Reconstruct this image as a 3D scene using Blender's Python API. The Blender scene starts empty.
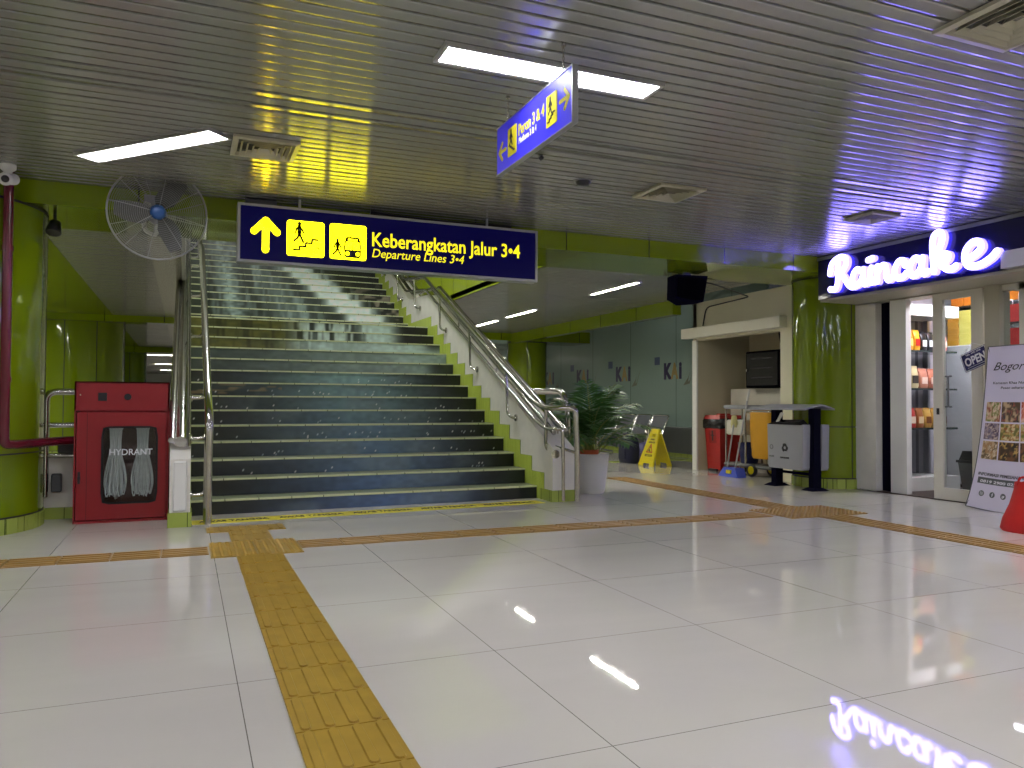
import bpy, math, random
from mathutils import Vector, Matrix
random.seed(7)
S = bpy.context.scene
COL = S.collection

# ------------------------------------------------------------------ camera
FPX, PITCH, ROLL, YAW, CAMH = 780.2, 0.02388, 0.004368, 0.39654, 1.04
cy, sy = math.cos(YAW), math.sin(YAW)
Fv = Vector((sy * math.cos(PITCH), cy * math.cos(PITCH), math.sin(PITCH)))
r0 = Vector((cy, -sy, 0)); u0 = r0.cross(Fv)
Rv = math.cos(ROLL) * r0 + math.sin(ROLL) * u0
Uv = math.cos(ROLL) * u0 - math.sin(ROLL) * r0
cam = bpy.data.cameras.new('camera'); cam.sensor_width = 36; cam.lens = FPX / 1024 * 36
cam.clip_start = 0.05; cam.clip_end = 200
camo = bpy.data.objects.new('camera', cam); COL.objects.link(camo)
M = Matrix((Rv, Uv, -Fv)).transposed().to_4x4(); M.translation = Vector((0, 0, CAMH))
camo.matrix_world = M
S.camera = camo
# ------------------------------------------------------------------ world, exposure
W = bpy.data.worlds.new('world'); S.world = W; W.use_nodes = True
W.node_tree.nodes['Background'].inputs[0].default_value = (0.55, 0.6, 0.62, 1)
W.node_tree.nodes['Background'].inputs[1].default_value = 0.05
S.view_settings.view_transform = 'Standard'; S.view_settings.look = 'None'
S.view_settings.exposure = 0.0; S.view_settings.gamma = 1.0; S.view_settings.use_curve_mapping = False
S.cycles.use_denoising = True
S.cycles.max_bounces = 8; S.cycles.sample_clamp_indirect = 6.0
LAMP = 68.0          # radiance of the fluorescent ceiling panels
LAMP_FAR = 190.0
HC, HB = 2.80, 2.62  # ceiling heights: hall, and behind the green beam

# ------------------------------------------------------------------ materials
def lin(c):
    out = []
    for v in c[:3]:
        v = v / 255.0
        out.append(v / 12.92 if v <= 0.04045 else ((v + 0.055) / 1.055) ** 2.4)
    return (*out, 1.0)

def mat(name, rgb, rough=0.5, metal=0.0, noise=0.0, scale=8.0, coat=0.0, spec=0.5, bump=0.0):
    m = bpy.data.materials.new(name); m.use_nodes = True
    nt = m.node_tree; b = nt.nodes['Principled BSDF']
    c = lin(rgb)
    b.inputs['Base Color'].default_value = c; b.inputs['Roughness'].default_value = rough
    b.inputs['Metallic'].default_value = metal; b.inputs['Coat Weight'].default_value = coat
    b.inputs['Specular IOR Level'].default_value = spec
    b.inputs['Coat Roughness'].default_value = 0.05
    if noise or bump:
        tc = nt.nodes.new('ShaderNodeTexCoord'); n = nt.nodes.new('ShaderNodeTexNoise')
        n.inputs['Scale'].default_value = scale; n.inputs['Detail'].default_value = 5
        nt.links.new(tc.outputs['Object'], n.inputs['Vector'])
        if noise:
            mx = nt.nodes.new('ShaderNodeMix'); mx.data_type = 'RGBA'
            mx.inputs['A'].default_value = [v * (1 - noise) for v in c[:3]] + [1]
            mx.inputs['B'].default_value = [min(1, v * (1 + noise)) for v in c[:3]] + [1]
            nt.links.new(n.outputs['Fac'], mx.inputs['Factor'])
            nt.links.new(mx.outputs['Result'], b.inputs['Base Color'])
        if bump:
            bp = nt.nodes.new('ShaderNodeBump'); bp.inputs['Strength'].default_value = bump
            bp.inputs['Distance'].default_value = 0.01
            nt.links.new(n.outputs['Fac'], bp.inputs['Height']); nt.links.new(bp.outputs['Normal'], b.inputs['Normal'])
    return m

def emit(name, rgb, strength, base=None):
    m = bpy.data.materials.new(name); m.use_nodes = True
    b = m.node_tree.nodes['Principled BSDF']
    b.inputs['Base Color'].default_value = lin(base or rgb)
    b.inputs['Emission Color'].default_value = lin(rgb); b.inputs['Emission Strength'].default_value = strength
    b.inputs['Roughness'].default_value = 0.35
    return m

def vcol_mat(name, rough=0.3, emission=0.0):
    m = bpy.data.materials.new(name); m.use_nodes = True
    nt = m.node_tree; b = nt.nodes['Principled BSDF']; b.inputs['Roughness'].default_value = rough
    a = nt.nodes.new('ShaderNodeAttribute'); a.attribute_name = 'print'
    nt.links.new(a.outputs['Color'], b.inputs['Base Color'])
    if emission:
        nt.links.new(a.outputs['Color'], b.inputs['Emission Color']); b.inputs['Emission Strength'].default_value = emission
    return m

def line_mat(name, base, line, specs, rough=0.1, noise=0.0, nscale=1.5, coat=0.0, streak=None, spec=0.5):
    """plain surface with thin joint lines; specs = [(axis, pitch, offset, width), ...] in object metres"""
    m = bpy.data.materials.new(name); m.use_nodes = True
    nt = m.node_tree; L = nt.links; b = nt.nodes['Principled BSDF']
    b.inputs['Roughness'].default_value = rough; b.inputs['Coat Weight'].default_value = coat
    b.inputs['Specular IOR Level'].default_value = spec
    tc = nt.nodes.new('ShaderNodeTexCoord'); sp = nt.nodes.new('ShaderNodeSeparateXYZ')
    L.new(tc.outputs['Object'], sp.inputs[0])
    def mth(op, a, bb=None):
        n = nt.nodes.new('ShaderNodeMath'); n.operation = op
        for i, v in enumerate((a, bb)):
            if v is None: continue
            if isinstance(v, (int, float)): n.inputs[i].default_value = v
            else: L.new(v, n.inputs[i])
        return n.outputs[0]
    tot = None
    for ax, pitch, off, wid in specs:
        v = mth('SUBTRACT', sp.outputs[ax], off)
        f = mth('FLOORED_MODULO', mth('ADD', v, pitch / 2), pitch)
        d = mth('ABSOLUTE', mth('SUBTRACT', f, pitch / 2))
        k = mth('LESS_THAN', d, wid / 2)
        tot = k if tot is None else mth('MAXIMUM', tot, k)
    mx = nt.nodes.new('ShaderNodeMix'); mx.data_type = 'RGBA'
    cb = lin(base)
    mx.inputs['A'].default_value = cb; mx.inputs['B'].default_value = lin(line)
    if noise:
        n = nt.nodes.new('ShaderNodeTexNoise'); n.inputs['Scale'].default_value = nscale
        n.inputs['Detail'].default_value = 6; n.inputs['Distortion'].default_value = 1.2
        if streak:
            mp = nt.nodes.new('ShaderNodeMapping'); mp.inputs['Scale'].default_value = streak
            L.new(tc.outputs['Object'], mp.inputs[0]); L.new(mp.outputs[0], n.inputs['Vector'])
        else:
            L.new(tc.outputs['Object'], n.inputs['Vector'])
        m2 = nt.nodes.new('ShaderNodeMix'); m2.data_type = 'RGBA'
        m2.inputs['A'].default_value = [v * (1 - noise) for v in cb[:3]] + [1]
        m2.inputs['B'].default_value = [min(1, v * (1 + noise)) for v in cb[:3]] + [1]
        L.new(n.outputs['Fac'], m2.inputs['Factor']); L.new(m2.outputs['Result'], mx.inputs['A'])
    L.new(tot, mx.inputs['Factor']); L.new(mx.outputs['Result'], b.inputs['Base Color'])
    return m

def glass(name, rgb=(246, 250, 250), rough=0.02, alpha=0.16):
    m = bpy.data.materials.new(name); m.use_nodes = True
    nt = m.node_tree; nt.nodes.remove(nt.nodes['Principled BSDF'])
    out = nt.nodes['Material Output']
    t = nt.nodes.new('ShaderNodeBsdfTransparent'); g = nt.nodes.new('ShaderNodeBsdfGlossy')
    t.inputs[0].default_value = lin(rgb); g.inputs['Roughness'].default_value = rough
    fr = nt.nodes.new('ShaderNodeLayerWeight'); fr.inputs['Blend'].default_value = 0.5
    pw = nt.nodes.new('ShaderNodeMath'); pw.operation = 'POWER'; pw.inputs[1].default_value = 5.0
    ad = nt.nodes.new('ShaderNodeMath'); ad.operation = 'ADD'; ad.inputs[1].default_value = alpha * 0.2
    nt.links.new(fr.outputs['Facing'], pw.inputs[0])
    mx = nt.nodes.new('ShaderNodeMixShader')
    nt.links.new(pw.outputs[0], ad.inputs[0]); nt.links.new(ad.outputs[0], mx.inputs[0])
    nt.links.new(t.outputs[0], mx.inputs[1]); nt.links.new(g.outputs[0], mx.inputs[2])
    nt.links.new(mx.outputs[0], out.inputs[0])
    return m

X0, Y0T = 0.192, 2.087
M_floor = line_mat('floor_tile', (206, 201, 191), (120, 116, 108), [(0, 1.018, X0, 0.0035), (1, 0.983, Y0T, 0.0035)], rough=0.028, noise=0.07, nscale=1.3, streak=(0.5, 1.6, 1))
M_floor.node_tree.nodes['Principled BSDF'].inputs['IOR'].default_value = 1.75
M_slat = mat('ceiling_slat_metal', (150, 151, 146), 0.19, 0.35, noise=0.08, scale=1.2)
M_slat.node_tree.nodes['Principled BSDF'].inputs['IOR'].default_value = 2.8
_b = M_slat.node_tree.nodes['Principled BSDF']; _t = M_slat.node_tree.nodes.new('ShaderNodeTangent'); _t.direction_type = 'RADIAL'; _t.axis = 'X'
M_slat.node_tree.links.new(_t.outputs[0], _b.inputs['Tangent']); _b.inputs['Anisotropic'].default_value = 0.8
M_void = mat('ceiling_void', (14, 14, 14), 0.9)
M_green = line_mat('green_panel', (116, 136, 6), (12, 14, 4), [(0, 1.0, 0.62, 0.012)], rough=0.09, noise=0.06, nscale=0.8, coat=0.3)
M_greenplain = mat('green_enamel', (108, 128, 6), 0.08, 0, noise=0.05, scale=0.8, coat=0.35)
M_greenY = line_mat('green_panel_long', (112, 132, 8), (12, 14, 4), [(1, 1.2, 0.3, 0.012)], rough=0.15, noise=0.06, nscale=0.8)
M_black = mat('black_joint', (12, 12, 12), 0.6)
M_gtile = mat('green_wall_tile', (190, 208, 88), 0.25, noise=0.12, scale=3)
M_gtile_y = line_mat('green_base_tile', (158, 174, 78), (70, 84, 30), [(0, 0.2, 0.03, 0.006), (1, 0.2, 0.05, 0.006)], rough=0.25, noise=0.1)
M_white = mat('white_paint', (226, 226, 220), 0.45, noise=0.04, scale=3)
M_stain = mat('worn_white_paint', (226, 223, 212), 0.5, noise=0.12, scale=7)
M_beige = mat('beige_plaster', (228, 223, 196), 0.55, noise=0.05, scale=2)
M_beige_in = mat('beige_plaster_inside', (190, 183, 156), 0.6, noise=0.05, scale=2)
M_steel = mat('stainless_steel', (196, 194, 188), 0.18, 1.0, noise=0.05, scale=5)
M_chrome = mat('polished_steel', (205, 205, 205), 0.12, 1.0)
M_tread = line_mat('tread_tile', (112, 120, 88), (60, 66, 40), [(0, 0.3, 0.05, 0.006)], rough=0.35, noise=0.15, nscale=6)
M_nose = line_mat('nosing_tile', (204, 210, 168), (74, 82, 44), [(0, 0.3, 0.05, 0.008)], rough=0.3, noise=0.15, nscale=8)
M_mural = vcol_mat('printed_riser_film', 0.28)
M_red = mat('hydrant_red', (132, 10, 20), 0.38, noise=0.05, scale=6)
M_redpipe = mat('pipe_red', (92, 16, 34), 0.25, noise=0.08, scale=8, coat=0.3)
M_navy = mat('sign_navy', (14, 12, 70), 0.25)
M_blue = mat('sign_blue', (44, 40, 178), 0.3)
M_sy = emit('sign_yellow_lit', (255, 240, 8), 6.0)
M_sytext = emit('sign_lettering_lit', (255, 240, 30), 1.05)
M_yel = mat('sign_yellow', (236, 224, 40), 0.4)
M_ink = mat('sign_ink', (22, 20, 40), 0.5)
M_alu = mat('aluminium_frame', (176, 178, 182), 0.35, 0.8)
M_lamp = emit('fluorescent_panel', (244, 244, 255), LAMP)
M_lampfar = emit('fluorescent_tube_far', (255, 252, 240), LAMP_FAR)
M_lampbody = mat('lamp_housing', (170, 170, 166), 0.35, 0.5)
M_vent = mat('vent_metal', (176, 172, 150), 0.4, 0.2)
M_ventdark = mat('vent_dark', (26, 26, 24), 0.7)
M_tactile = mat('tactile_rubber', (158, 126, 42), 0.42, noise=0.28, scale=9)
M_tactile2 = mat('tactile_orange', (146, 112, 54), 0.42, noise=0.22, scale=9)
M_tape = mat('caution_tape', (228, 214, 40), 0.4, noise=0.08, scale=10)
M_dark = mat('dark_plastic', (24, 24, 30), 0.35)
M_darknavy = mat('dark_navy_paint', (18, 18, 34), 0.7, spec=.0)
M_matte = mat('matte_black', (10, 10, 14), 0.8, spec=.0)
M_grey = mat('grey_plastic', (150, 152, 158), 0.4, noise=0.04)
M_greyd = mat('grey_dark', (92, 94, 96), 0.45)
M_greywall = mat('grey_base_wall', (112, 116, 116), 0.5, noise=0.06)
M_frost = line_mat('frosted_glass', (140, 160, 153), (84, 100, 96), [(1, 1.7, 12.9, 0.015)], rough=0.22, noise=0.06, nscale=0.5)
M_shopw = mat('shop_wall', (206, 204, 212), 0.5)
M_signpanel = mat('shop_sign_panel', (20, 16, 62), 0.10)
M_letter_front = emit('led_letter_face', (200, 190, 255), 3.0)
M_letter_side = emit('led_letter_edge', (140, 126, 255), 3.2)
M_shopframe = mat('shop_frame_paint', (220, 216, 202), 0.35, noise=0.04)
M_olive = mat('shop_post_grey', (172, 168, 150), 0.4, noise=0.04)
M_glass = glass('clear_glass')
M_brownfloor = mat('shop_floor_brown', (70, 56, 50), 0.5)
M_pot = mat('white_pot', (208, 208, 202), 0.35, noise=0.05)
M_soil = mat('dark_soil', (30, 24, 18), 0.9, bump=0.5, scale=30)
M_terracotta = mat('terracotta', (178, 84, 40), 0.6)
M_leaf = mat('palm_leaf', (58, 100, 40), 0.5, noise=0.35, scale=6)
M_stemp = mat('palm_stem', (120, 128, 50), 0.5, noise=0.2)
M_binred = mat('bin_red', (172, 36, 32), 0.4, noise=0.05)
M_bag = mat('black_bag', (14, 14, 16), 0.22, bump=0.6, scale=20)
M_fanmetal = mat('fan_wire', (150, 150, 150), 0.35, 0.6)
M_fanblade = mat('fan_blade', (74, 76, 72), 0.4, 0.1)
M_fanblue = mat('fan_hub_blue', (20, 66, 120), 0.35)
M_hose = mat('canvas_hose', (196, 194, 192), 0.8, noise=0.15, scale=30)
M_hydin = mat('hydrant_inside', (66, 18, 20), 0.6)
M_banner = mat('banner_film', (218, 212, 230), 0.4, noise=0.04, scale=4)
M_print = vcol_mat('banner_print', 0.4)
M_text = mat('text_dark', (48, 46, 52), 0.5)
M_textw = mat('text_white', (236, 236, 240), 0.5)
M_fabricred = mat('red_bag_fabric', (196, 24, 22), 0.6, noise=0.1, scale=20)
M_plastic_y = mat('yellow_plastic', (214, 198, 20), 0.38, noise=0.05)
M_cartyellow = mat('cart_bag_yellow', (206, 150, 16), 0.5, noise=0.12, scale=5, bump=0.2)
M_cartblue = mat('cart_blue', (22, 30, 78), 0.4)
M_broom = mat('broom_blue', (62, 84, 196), 0.45, noise=0.1)
M_mesh = mat('seat_mesh', (120, 124, 130), 0.5, 0.5)
M_lugblue = mat('bag_navy', (20, 24, 52), 0.6)
M_luggrey = mat('bag_grey', (150, 150, 156), 0.6)
M_lugpurple = mat('bag_violet', (88, 84, 132), 0.6)

# ------------------------------------------------------------------ mesh helpers
class MB:
    def __init__(s): s.v = []; s.f = []; s.m = []; s.sm = []; s.c = None
    def add(s, vs, fs, mi=0, smooth=False):
        k = len(s.v); s.v += [Vector(p) for p in vs]
        for f in fs: s.f.append([k + i for i in f]); s.m.append(mi); s.sm.append(smooth)
        return s
    def box(s, a, b, mi=0):
        x0, x1 = sorted((a[0], b[0])); y0, y1 = sorted((a[1], b[1])); z0, z1 = sorted((a[2], b[2]))
        return s.add([(x0, y0, z0), (x1, y0, z0), (x1, y1, z0), (x0, y1, z0), (x0, y0, z1), (x1, y0, z1), (x1, y1, z1), (x0, y1, z1)],
                     [(0, 3, 2, 1), (4, 5, 6, 7), (0, 1, 5, 4), (1, 2, 6, 5), (2, 3, 7, 6), (3, 0, 4, 7)], mi)
    def bevbox(s, a, b, r=0.01, mi=0):
        """box with chamfered vertical and horizontal edges"""
        lo = [min(a[i], b[i]) for i in range(3)]; hi = [max(a[i], b[i]) for i in range(3)]
        pts = []
        def ring(z, ins):
            x0, x1, y0, y1 = lo[0] + ins, hi[0] - ins, lo[1] + ins, hi[1] - ins
            q = r
            return [(x0 + q, y0, z), (x1 - q, y0, z), (x1, y0 + q, z), (x1, y1 - q, z), (x1 - q, y1, z), (x0 + q, y1, z), (x0, y1 - q, z), (x0, y0 + q, z)]
        rings = [ring(lo[2], r * .7), ring(lo[2] + r, 0), ring(hi[2] - r, 0), ring(hi[2], r * .7)]
        vs = [p for R_ in rings for p in R_]; fs = []
        for i in range(3):
            for j in range(8):
                k = (j + 1) % 8; fs.append((i * 8 + j, i * 8 + k, (i + 1) * 8 + k, (i + 1) * 8 + j))
        fs.append(tuple(reversed(range(8)))); fs.append(tuple(range(24, 32)))
        return s.add(vs, fs, mi)
    def frustum(s, c0, h0, c1, h1, mi=0):
        """rectangular frustum; c = centre (x,y,z), h = half sizes (x,y)"""
        vs = []
        for c, h in ((c0, h0), (c1, h1)):
            vs += [(c[0] - h[0], c[1] - h[1], c[2]), (c[0] + h[0], c[1] - h[1], c[2]), (c[0] + h[0], c[1] + h[1], c[2]), (c[0] - h[0], c[1] + h[1], c[2])]
        return s.add(vs, [(0, 3, 2, 1), (4, 5, 6, 7), (0, 1, 5, 4), (1, 2, 6, 5), (2, 3, 7, 6), (3, 0, 4, 7)], mi)
    def prism(s, poly, d, mi=0):
        """extrude a planar 3D polygon by vector d"""
        n = len(poly); d = Vector(d); vs = [Vector(p) for p in poly]; vs += [p + d for p in vs]
        fs = [tuple(range(n)), tuple(reversed(range(n, 2 * n)))] + [(i, i + n, (i + 1) % n + n, (i + 1) % n) for i in range(n)]
        return s.add(vs, fs, mi)
    def tube(s, path, r, seg=10, mi=0, caps=True):
        P = [Vector(p) for p in path]; n = len(P); rr = r if isinstance(r, (list, tuple)) else [r] * n
        T = []
        for i in range(n):
            t = (P[min(i + 1, n - 1)] - P[max(i - 1, 0)])
            T.append(t.normalized() if t.length > 1e-9 else Vector((0, 0, 1)))
        a = T[0].orthogonal().normalized(); vs = []; fs = []
        for i in range(n):
            a = (a - T[i] * a.dot(T[i])); a = a.normalized() if a.length > 1e-6 else T[i].orthogonal().normalized()
            b = T[i].cross(a)
            k = 1.0
            if 0 < i < n - 1:
                k = 1 / max(0.6, math.cos(0.5 * (P[i] - P[i - 1]).angle(P[i + 1] - P[i], 0)))
            for j in range(seg):
                t = 2 * math.pi * j / seg
                vs.append(P[i] + (a * math.cos(t) + b * math.sin(t)) * rr[i])
        for i in range(n - 1):
            for j in range(seg):
                k = (j + 1) % seg; fs.append((i * seg + j, i * seg + k, (i + 1) * seg + k, (i + 1) * seg + j))
        s.add(vs, fs, mi, True)
        if caps:
            s.add(vs[:seg], [tuple(reversed(range(seg)))], mi); s.add(vs[-seg:], [tuple(range(seg))], mi)
        return s
    def lathe(s, prof, c, seg=32, axis=(0, 0, 1), mi=0, smooth=True, cap=True, a0=0, a1=2 * math.pi):
        ax = Vector(axis).normalized(); e = Vector((1, 0, 0)) if abs(ax.x) < .9 else Vector((0, 1, 0))
        e1 = (e - ax * e.dot(ax)).normalized(); e2 = ax.cross(e1); c = Vector(c); vs = []; fs = []
        full = abs(a1 - a0 - 2 * math.pi) < 1e-6; n = seg if full else seg + 1
        for r, h in prof:
            for j in range(n):
                t = a0 + (a1 - a0) * j / seg; vs.append(c + ax * h + (e1 * math.cos(t) + e2 * math.sin(t)) * r)
        for i in range(len(prof) - 1):
            for j in range(seg):
                k = (j + 1) % n; fs.append((i * n + j, i * n + k, (i + 1) * n + k, (i + 1) * n + j))
        s.add(vs, fs, mi, smooth)
        if cap and full:
            if prof[0][0] > 1e-5: s.add(vs[:n], [tuple(reversed(range(n)))], mi)
            if prof[-1][0] > 1e-5: s.add(vs[-n:], [tuple(range(n))], mi)
        return s
    def sphere(s, c, r, mi=0, seg=14, sx=1, sy=1, sz=1):
        k = len(s.v)
        s.lathe([(max(1e-4, r * math.sin(math.pi * i / 8)), -r * math.cos(math.pi * i / 8)) for i in range(9)], (0, 0, 0), seg, mi=mi, cap=False)
        for i in range(k, len(s.v)): p = s.v[i]; s.v[i] = Vector((p.x * sx + c[0], p.y * sy + c[1], p.z * sz + c[2]))
        return s
    def build(s, name, mats, parent=None, origin=None, rotz=0.0):
        if not isinstance(mats, (list, tuple)): mats = [mats]
        o3 = Vector(parent['_o']) if parent is not None else (Vector(origin) if origin is not None else Vector((0, 0, 0)))
        me = bpy.data.meshes.new(name)
        me.from_pydata([tuple(p - o3) for p in s.v], [], s.f)
        for m in mats: me.materials.append(m)
        for i, p in enumerate(me.polygons): p.material_index = s.m[i]; p.use_smooth = s.sm[i]
        if s.c:
            at = me.color_attributes.new('print', 'FLOAT_COLOR', 'POINT')
            for i, cc in enumerate(s.c): at.data[i].color = cc
        me.update()
        o = bpy.data.objects.new(name, me); COL.objects.link(o)
        if parent is not None: o.parent = parent; o['_o'] = tuple(o3)
        else: o.location = o3; o['_o'] = tuple(o3)
        return o

def thing(name, label, cat, loc, group=None):
    o = bpy.data.objects.new(name, None); COL.objects.link(o); o.location = loc; o.empty_display_size = 0.1
    o['_o'] = tuple(loc); o['label'] = label; o['category'] = cat
    if group: o['group'] = group
    return o
def tag(o, label, cat, group=None):
    o['label'] = label; o['category'] = cat
    if group: o['group'] = group
    return o
def struct(o, label=None):
    o['kind'] = 'structure'
    if label: o['label'] = label
    return o
def copytree(root, delta, label=None):
    r = root.copy(); COL.objects.link(r); r.location = root.location + Vector(delta)
    r['_o'] = tuple(r.location)
    if label: r['label'] = label
    for ch in root.children:
        c = ch.copy(); COL.objects.link(c); c.parent = r
        for g in ch.children:
            d = g.copy(); COL.objects.link(d); d.parent = c
    return r

class Frame:
    """flat artwork on a plane: o + r*x + u*y, outward normal n = r x u"""
    def __init__(s, o, r, u): s.o = Vector(o); s.r = Vector(r).normalized(); s.u = Vector(u).normalized(); s.n = s.r.cross(s.u)
    def p(s, x, y, z=0): return s.o + s.r * x + s.u * y + s.n * z
    def poly(s, mb, pts, z0, z1, mi=0): mb.prism([s.p(x, y, z1) for x, y in pts], s.n * (z0 - z1), mi)
    def rect(s, mb, x0, y0, x1, y1, z0, z1, mi=0, r=0.0):
        if r <= 0: pts = [(x0, y0), (x1, y0), (x1, y1), (x0, y1)]
        else:
            pts = []
            for cx, cy_, a in ((x1 - r, y0 + r, -90), (x1 - r, y1 - r, 0), (x0 + r, y1 - r, 90), (x0 + r, y0 + r, 180)):
                for k in range(5): t = math.radians(a + 22.5 * k); pts.append((cx + r * math.cos(t), cy_ + r * math.sin(t)))
        s.poly(mb, pts, z0, z1, mi)
    def disc(s, mb, x, y, r, z0, z1, mi=0, n=20): s.poly(mb, [(x + r * math.cos(2 * math.pi * k / n), y + r * math.sin(2 * math.pi * k / n)) for k in range(n)], z0, z1, mi)
    def ring(s, mb, x, y, r, w, z0, z1, mi=0, n=20): s.stroke(mb, [(x + r * math.cos(2 * math.pi * k / n), y + r * math.sin(2 * math.pi * k / n)) for k in range(n + 1)], w, z0, z1, mi)
    def stroke(s, mb, pts, w, z0, z1, mi=0, rnd=False, mside=None):
        h = w / 2
        for a, b in zip(pts[:-1], pts[1:]):
            dx, dy = b[0] - a[0], b[1] - a[1]; l = math.hypot(dx, dy) or 1e-9; dx /= l; dy /= l; e = 0 if rnd else h * 0.5
            q = [(a[0] - dx * e - dy * h, a[1] - dy * e + dx * h), (a[0] - dx * e + dy * h, a[1] - dy * e - dx * h), (b[0] + dx * e + dy * h, b[1] + dy * e - dx * h), (b[0] + dx * e - dy * h, b[1] + dy * e + dx * h)]
            s.poly2(mb, q, z0, z1, mi, mside)
        if rnd:
            for x, y in pts: s.poly2(mb, [(x + h * math.cos(2 * math.pi * k / 16), y + h * math.sin(2 * math.pi * k / 16)) for k in range(16)], z0, z1, mi, mside)
    def poly2(s, mb, pts, z0, z1, mi, mside):
        if mside is None: return s.poly(mb, pts, z0, z1, mi)
        n = len(pts); vs = [s.p(x, y, z1) for x, y in pts] + [s.p(x, y, z0) for x, y in pts]
        mb.add(vs, [tuple(range(n))], mi); mb.add(vs, [tuple(reversed(range(n, 2 * n)))] + [(i, i + n, (i + 1) % n + n, (i + 1) % n) for i in range(n)], mside)
    def text(s, mb, txt, x, y, h, z, mi=0, width=None, bold=0.0, shear=0.0, align='LEFT', rot=0.0, depth=0.002, spacing=1.0):
        vs, fs = text_geo(txt, bold, shear, spacing)
        if not vs: return
        xs = [v[0] for v in vs]; x_0, x_1 = min(xs), max(xs); k = h / 0.70; kx = k
        if width: kx = width / (x_1 - x_0)
        wd = (x_1 - x_0) * kx; ox = {'LEFT': 0, 'CENTER': -wd / 2, 'RIGHT': -wd}[align]
        c_, s_ = math.cos(rot), math.sin(rot); out = []
        for v in vs:
            a = (v[0] - x_0) * kx + ox; b = v[1] * k
            out.append(s.p(x + a * c_ - b * s_, y + a * s_ + b * c_, z + (depth if v[2] > 0 else 0)))
        mb.add(out, fs, mi)

_tc = {}
def text_geo(txt, bold=0.0, shear=0.0, spacing=1.0):
    key = (txt, bold, shear, spacing)
    if key in _tc: return _tc[key]
    cu = bpy.data.curves.new('glyphs', 'FONT'); cu.body = txt; cu.size = 1.0; cu.offset = bold; cu.shear = shear
    cu.extrude = 0.01; cu.resolution_u = 3; cu.space_character = spacing
    o = bpy.data.objects.new('glyphs', cu); COL.objects.link(o)
    bpy.context.view_layer.update()
    me = bpy.data.meshes.new_from_object(o.evaluated_get(bpy.context.evaluated_depsgraph_get()))
    vs = [tuple(v.co) for v in me.vertices]; fs = [tuple(p.vertices) for p in me.polygons]
    bpy.data.objects.remove(o); bpy.data.curves.remove(cu); bpy.data.meshes.remove(me)
    _tc[key] = (vs, fs); return _tc[key]

def arc(p0, p1, p2, n=6):
    """quadratic bend from p0 to p2 with corner p1"""
    p0, p1, p2 = Vector(p0), Vector(p1), Vector(p2)
    return [p0 * (1 - t) ** 2 + p1 * 2 * t * (1 - t) + p2 * t * t for t in [i / n for i in range(n + 1)]]
def smooth_path(pts, r=0.06, n=5):
    P = [Vector(p) for p in pts]; out = [P[0]]
    for i in range(1, len(P) - 1):
        a = (P[i - 1] - P[i]); b = (P[i + 1] - P[i]); rr = min(r, a.length * .45, b.length * .45)
        out += arc(P[i] + a.normalized() * rr, P[i], P[i] + b.normalized() * rr, n)
    out.append(P[-1]); return out

# small value noise for printed pictures
_perm = [random.random() for _ in range(4096)]
def vn(x, y):
    xi, yi = math.floor(x), math.floor(y); fx, fy = x - xi, y - yi
    fx = fx * fx * (3 - 2 * fx); fy = fy * fy * (3 - 2 * fy)
    g = lambda a, b: _perm[(a * 131 + b * 977) % 4096]
    return (g(xi, yi) * (1 - fx) + g(xi + 1, yi) * fx) * (1 - fy) + (g(xi, yi + 1) * (1 - fx) + g(xi + 1, yi + 1) * fx) * fy
def mixc(a, b, t): t = max(0, min(1, t)); return tuple(a[i] * (1 - t) + b[i] * t for i in range(3))
def ss(a, b, x):
    t = max(0, min(1, (x - a) / (b - a))) if a != b else float(x > a); return t * t * (3 - 2 * t)
def bumpf(x, c, w): return math.exp(-((x - c) / w) ** 2)

# ================================================================== THE SETTING
def slab(name, a, b, m): return struct(MB().box(a, b).build(name, m))
slab('floor', (-9, -8, -0.2), (10.4, 50, 0), M_floor)

def slats(name, x0, x1, y0, y1, z, pitch=0.1, w=0.090, seed=1, m=None):
    rnd = random.Random(seed); mb = MB(); y = y0; sag = 0.0006
    while y < y1 - 0.02:
        t = rnd.gauss(0, 0.0025) + (rnd.choice((-0.03, 0.03)) if rnd.random() < .05 else 0)
        if name == 'ceiling' and any(abs(y - q) < .02 for q in (4.6, 4.8)): t = 0.098   # two sagging slats
        dz = rnd.uniform(-0.0015, 0.0015); n = 6; vs = []; hw = w / 2; yc = y + w / 2
        prof = [(-hw, 0.016)] + [(-hw + w * i / n, sag * ((2 * i / n - 1) ** 2)) for i in range(n + 1)] + [(hw, 0.016)]
        for X in (x0, x1):
            for py, pz in prof: vs.append((X, min(yc + py, y1), z + dz + pz + py * t))
        k = len(prof); base = len(mb.v)
        mb.add(vs, [(i, i + 1, i + 1 + k, i + k) for i in range(k - 1)], 0, False)
        for j in range(len(mb.sm) - (k - 1) + 1, len(mb.sm) - 1): mb.sm[j] = True
        y += pitch
    o = struct(mb.build(name, m or M_slat))
    return o
def void(name, a, b): return struct(MB().box(a, b).build(name, M_void))

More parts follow.
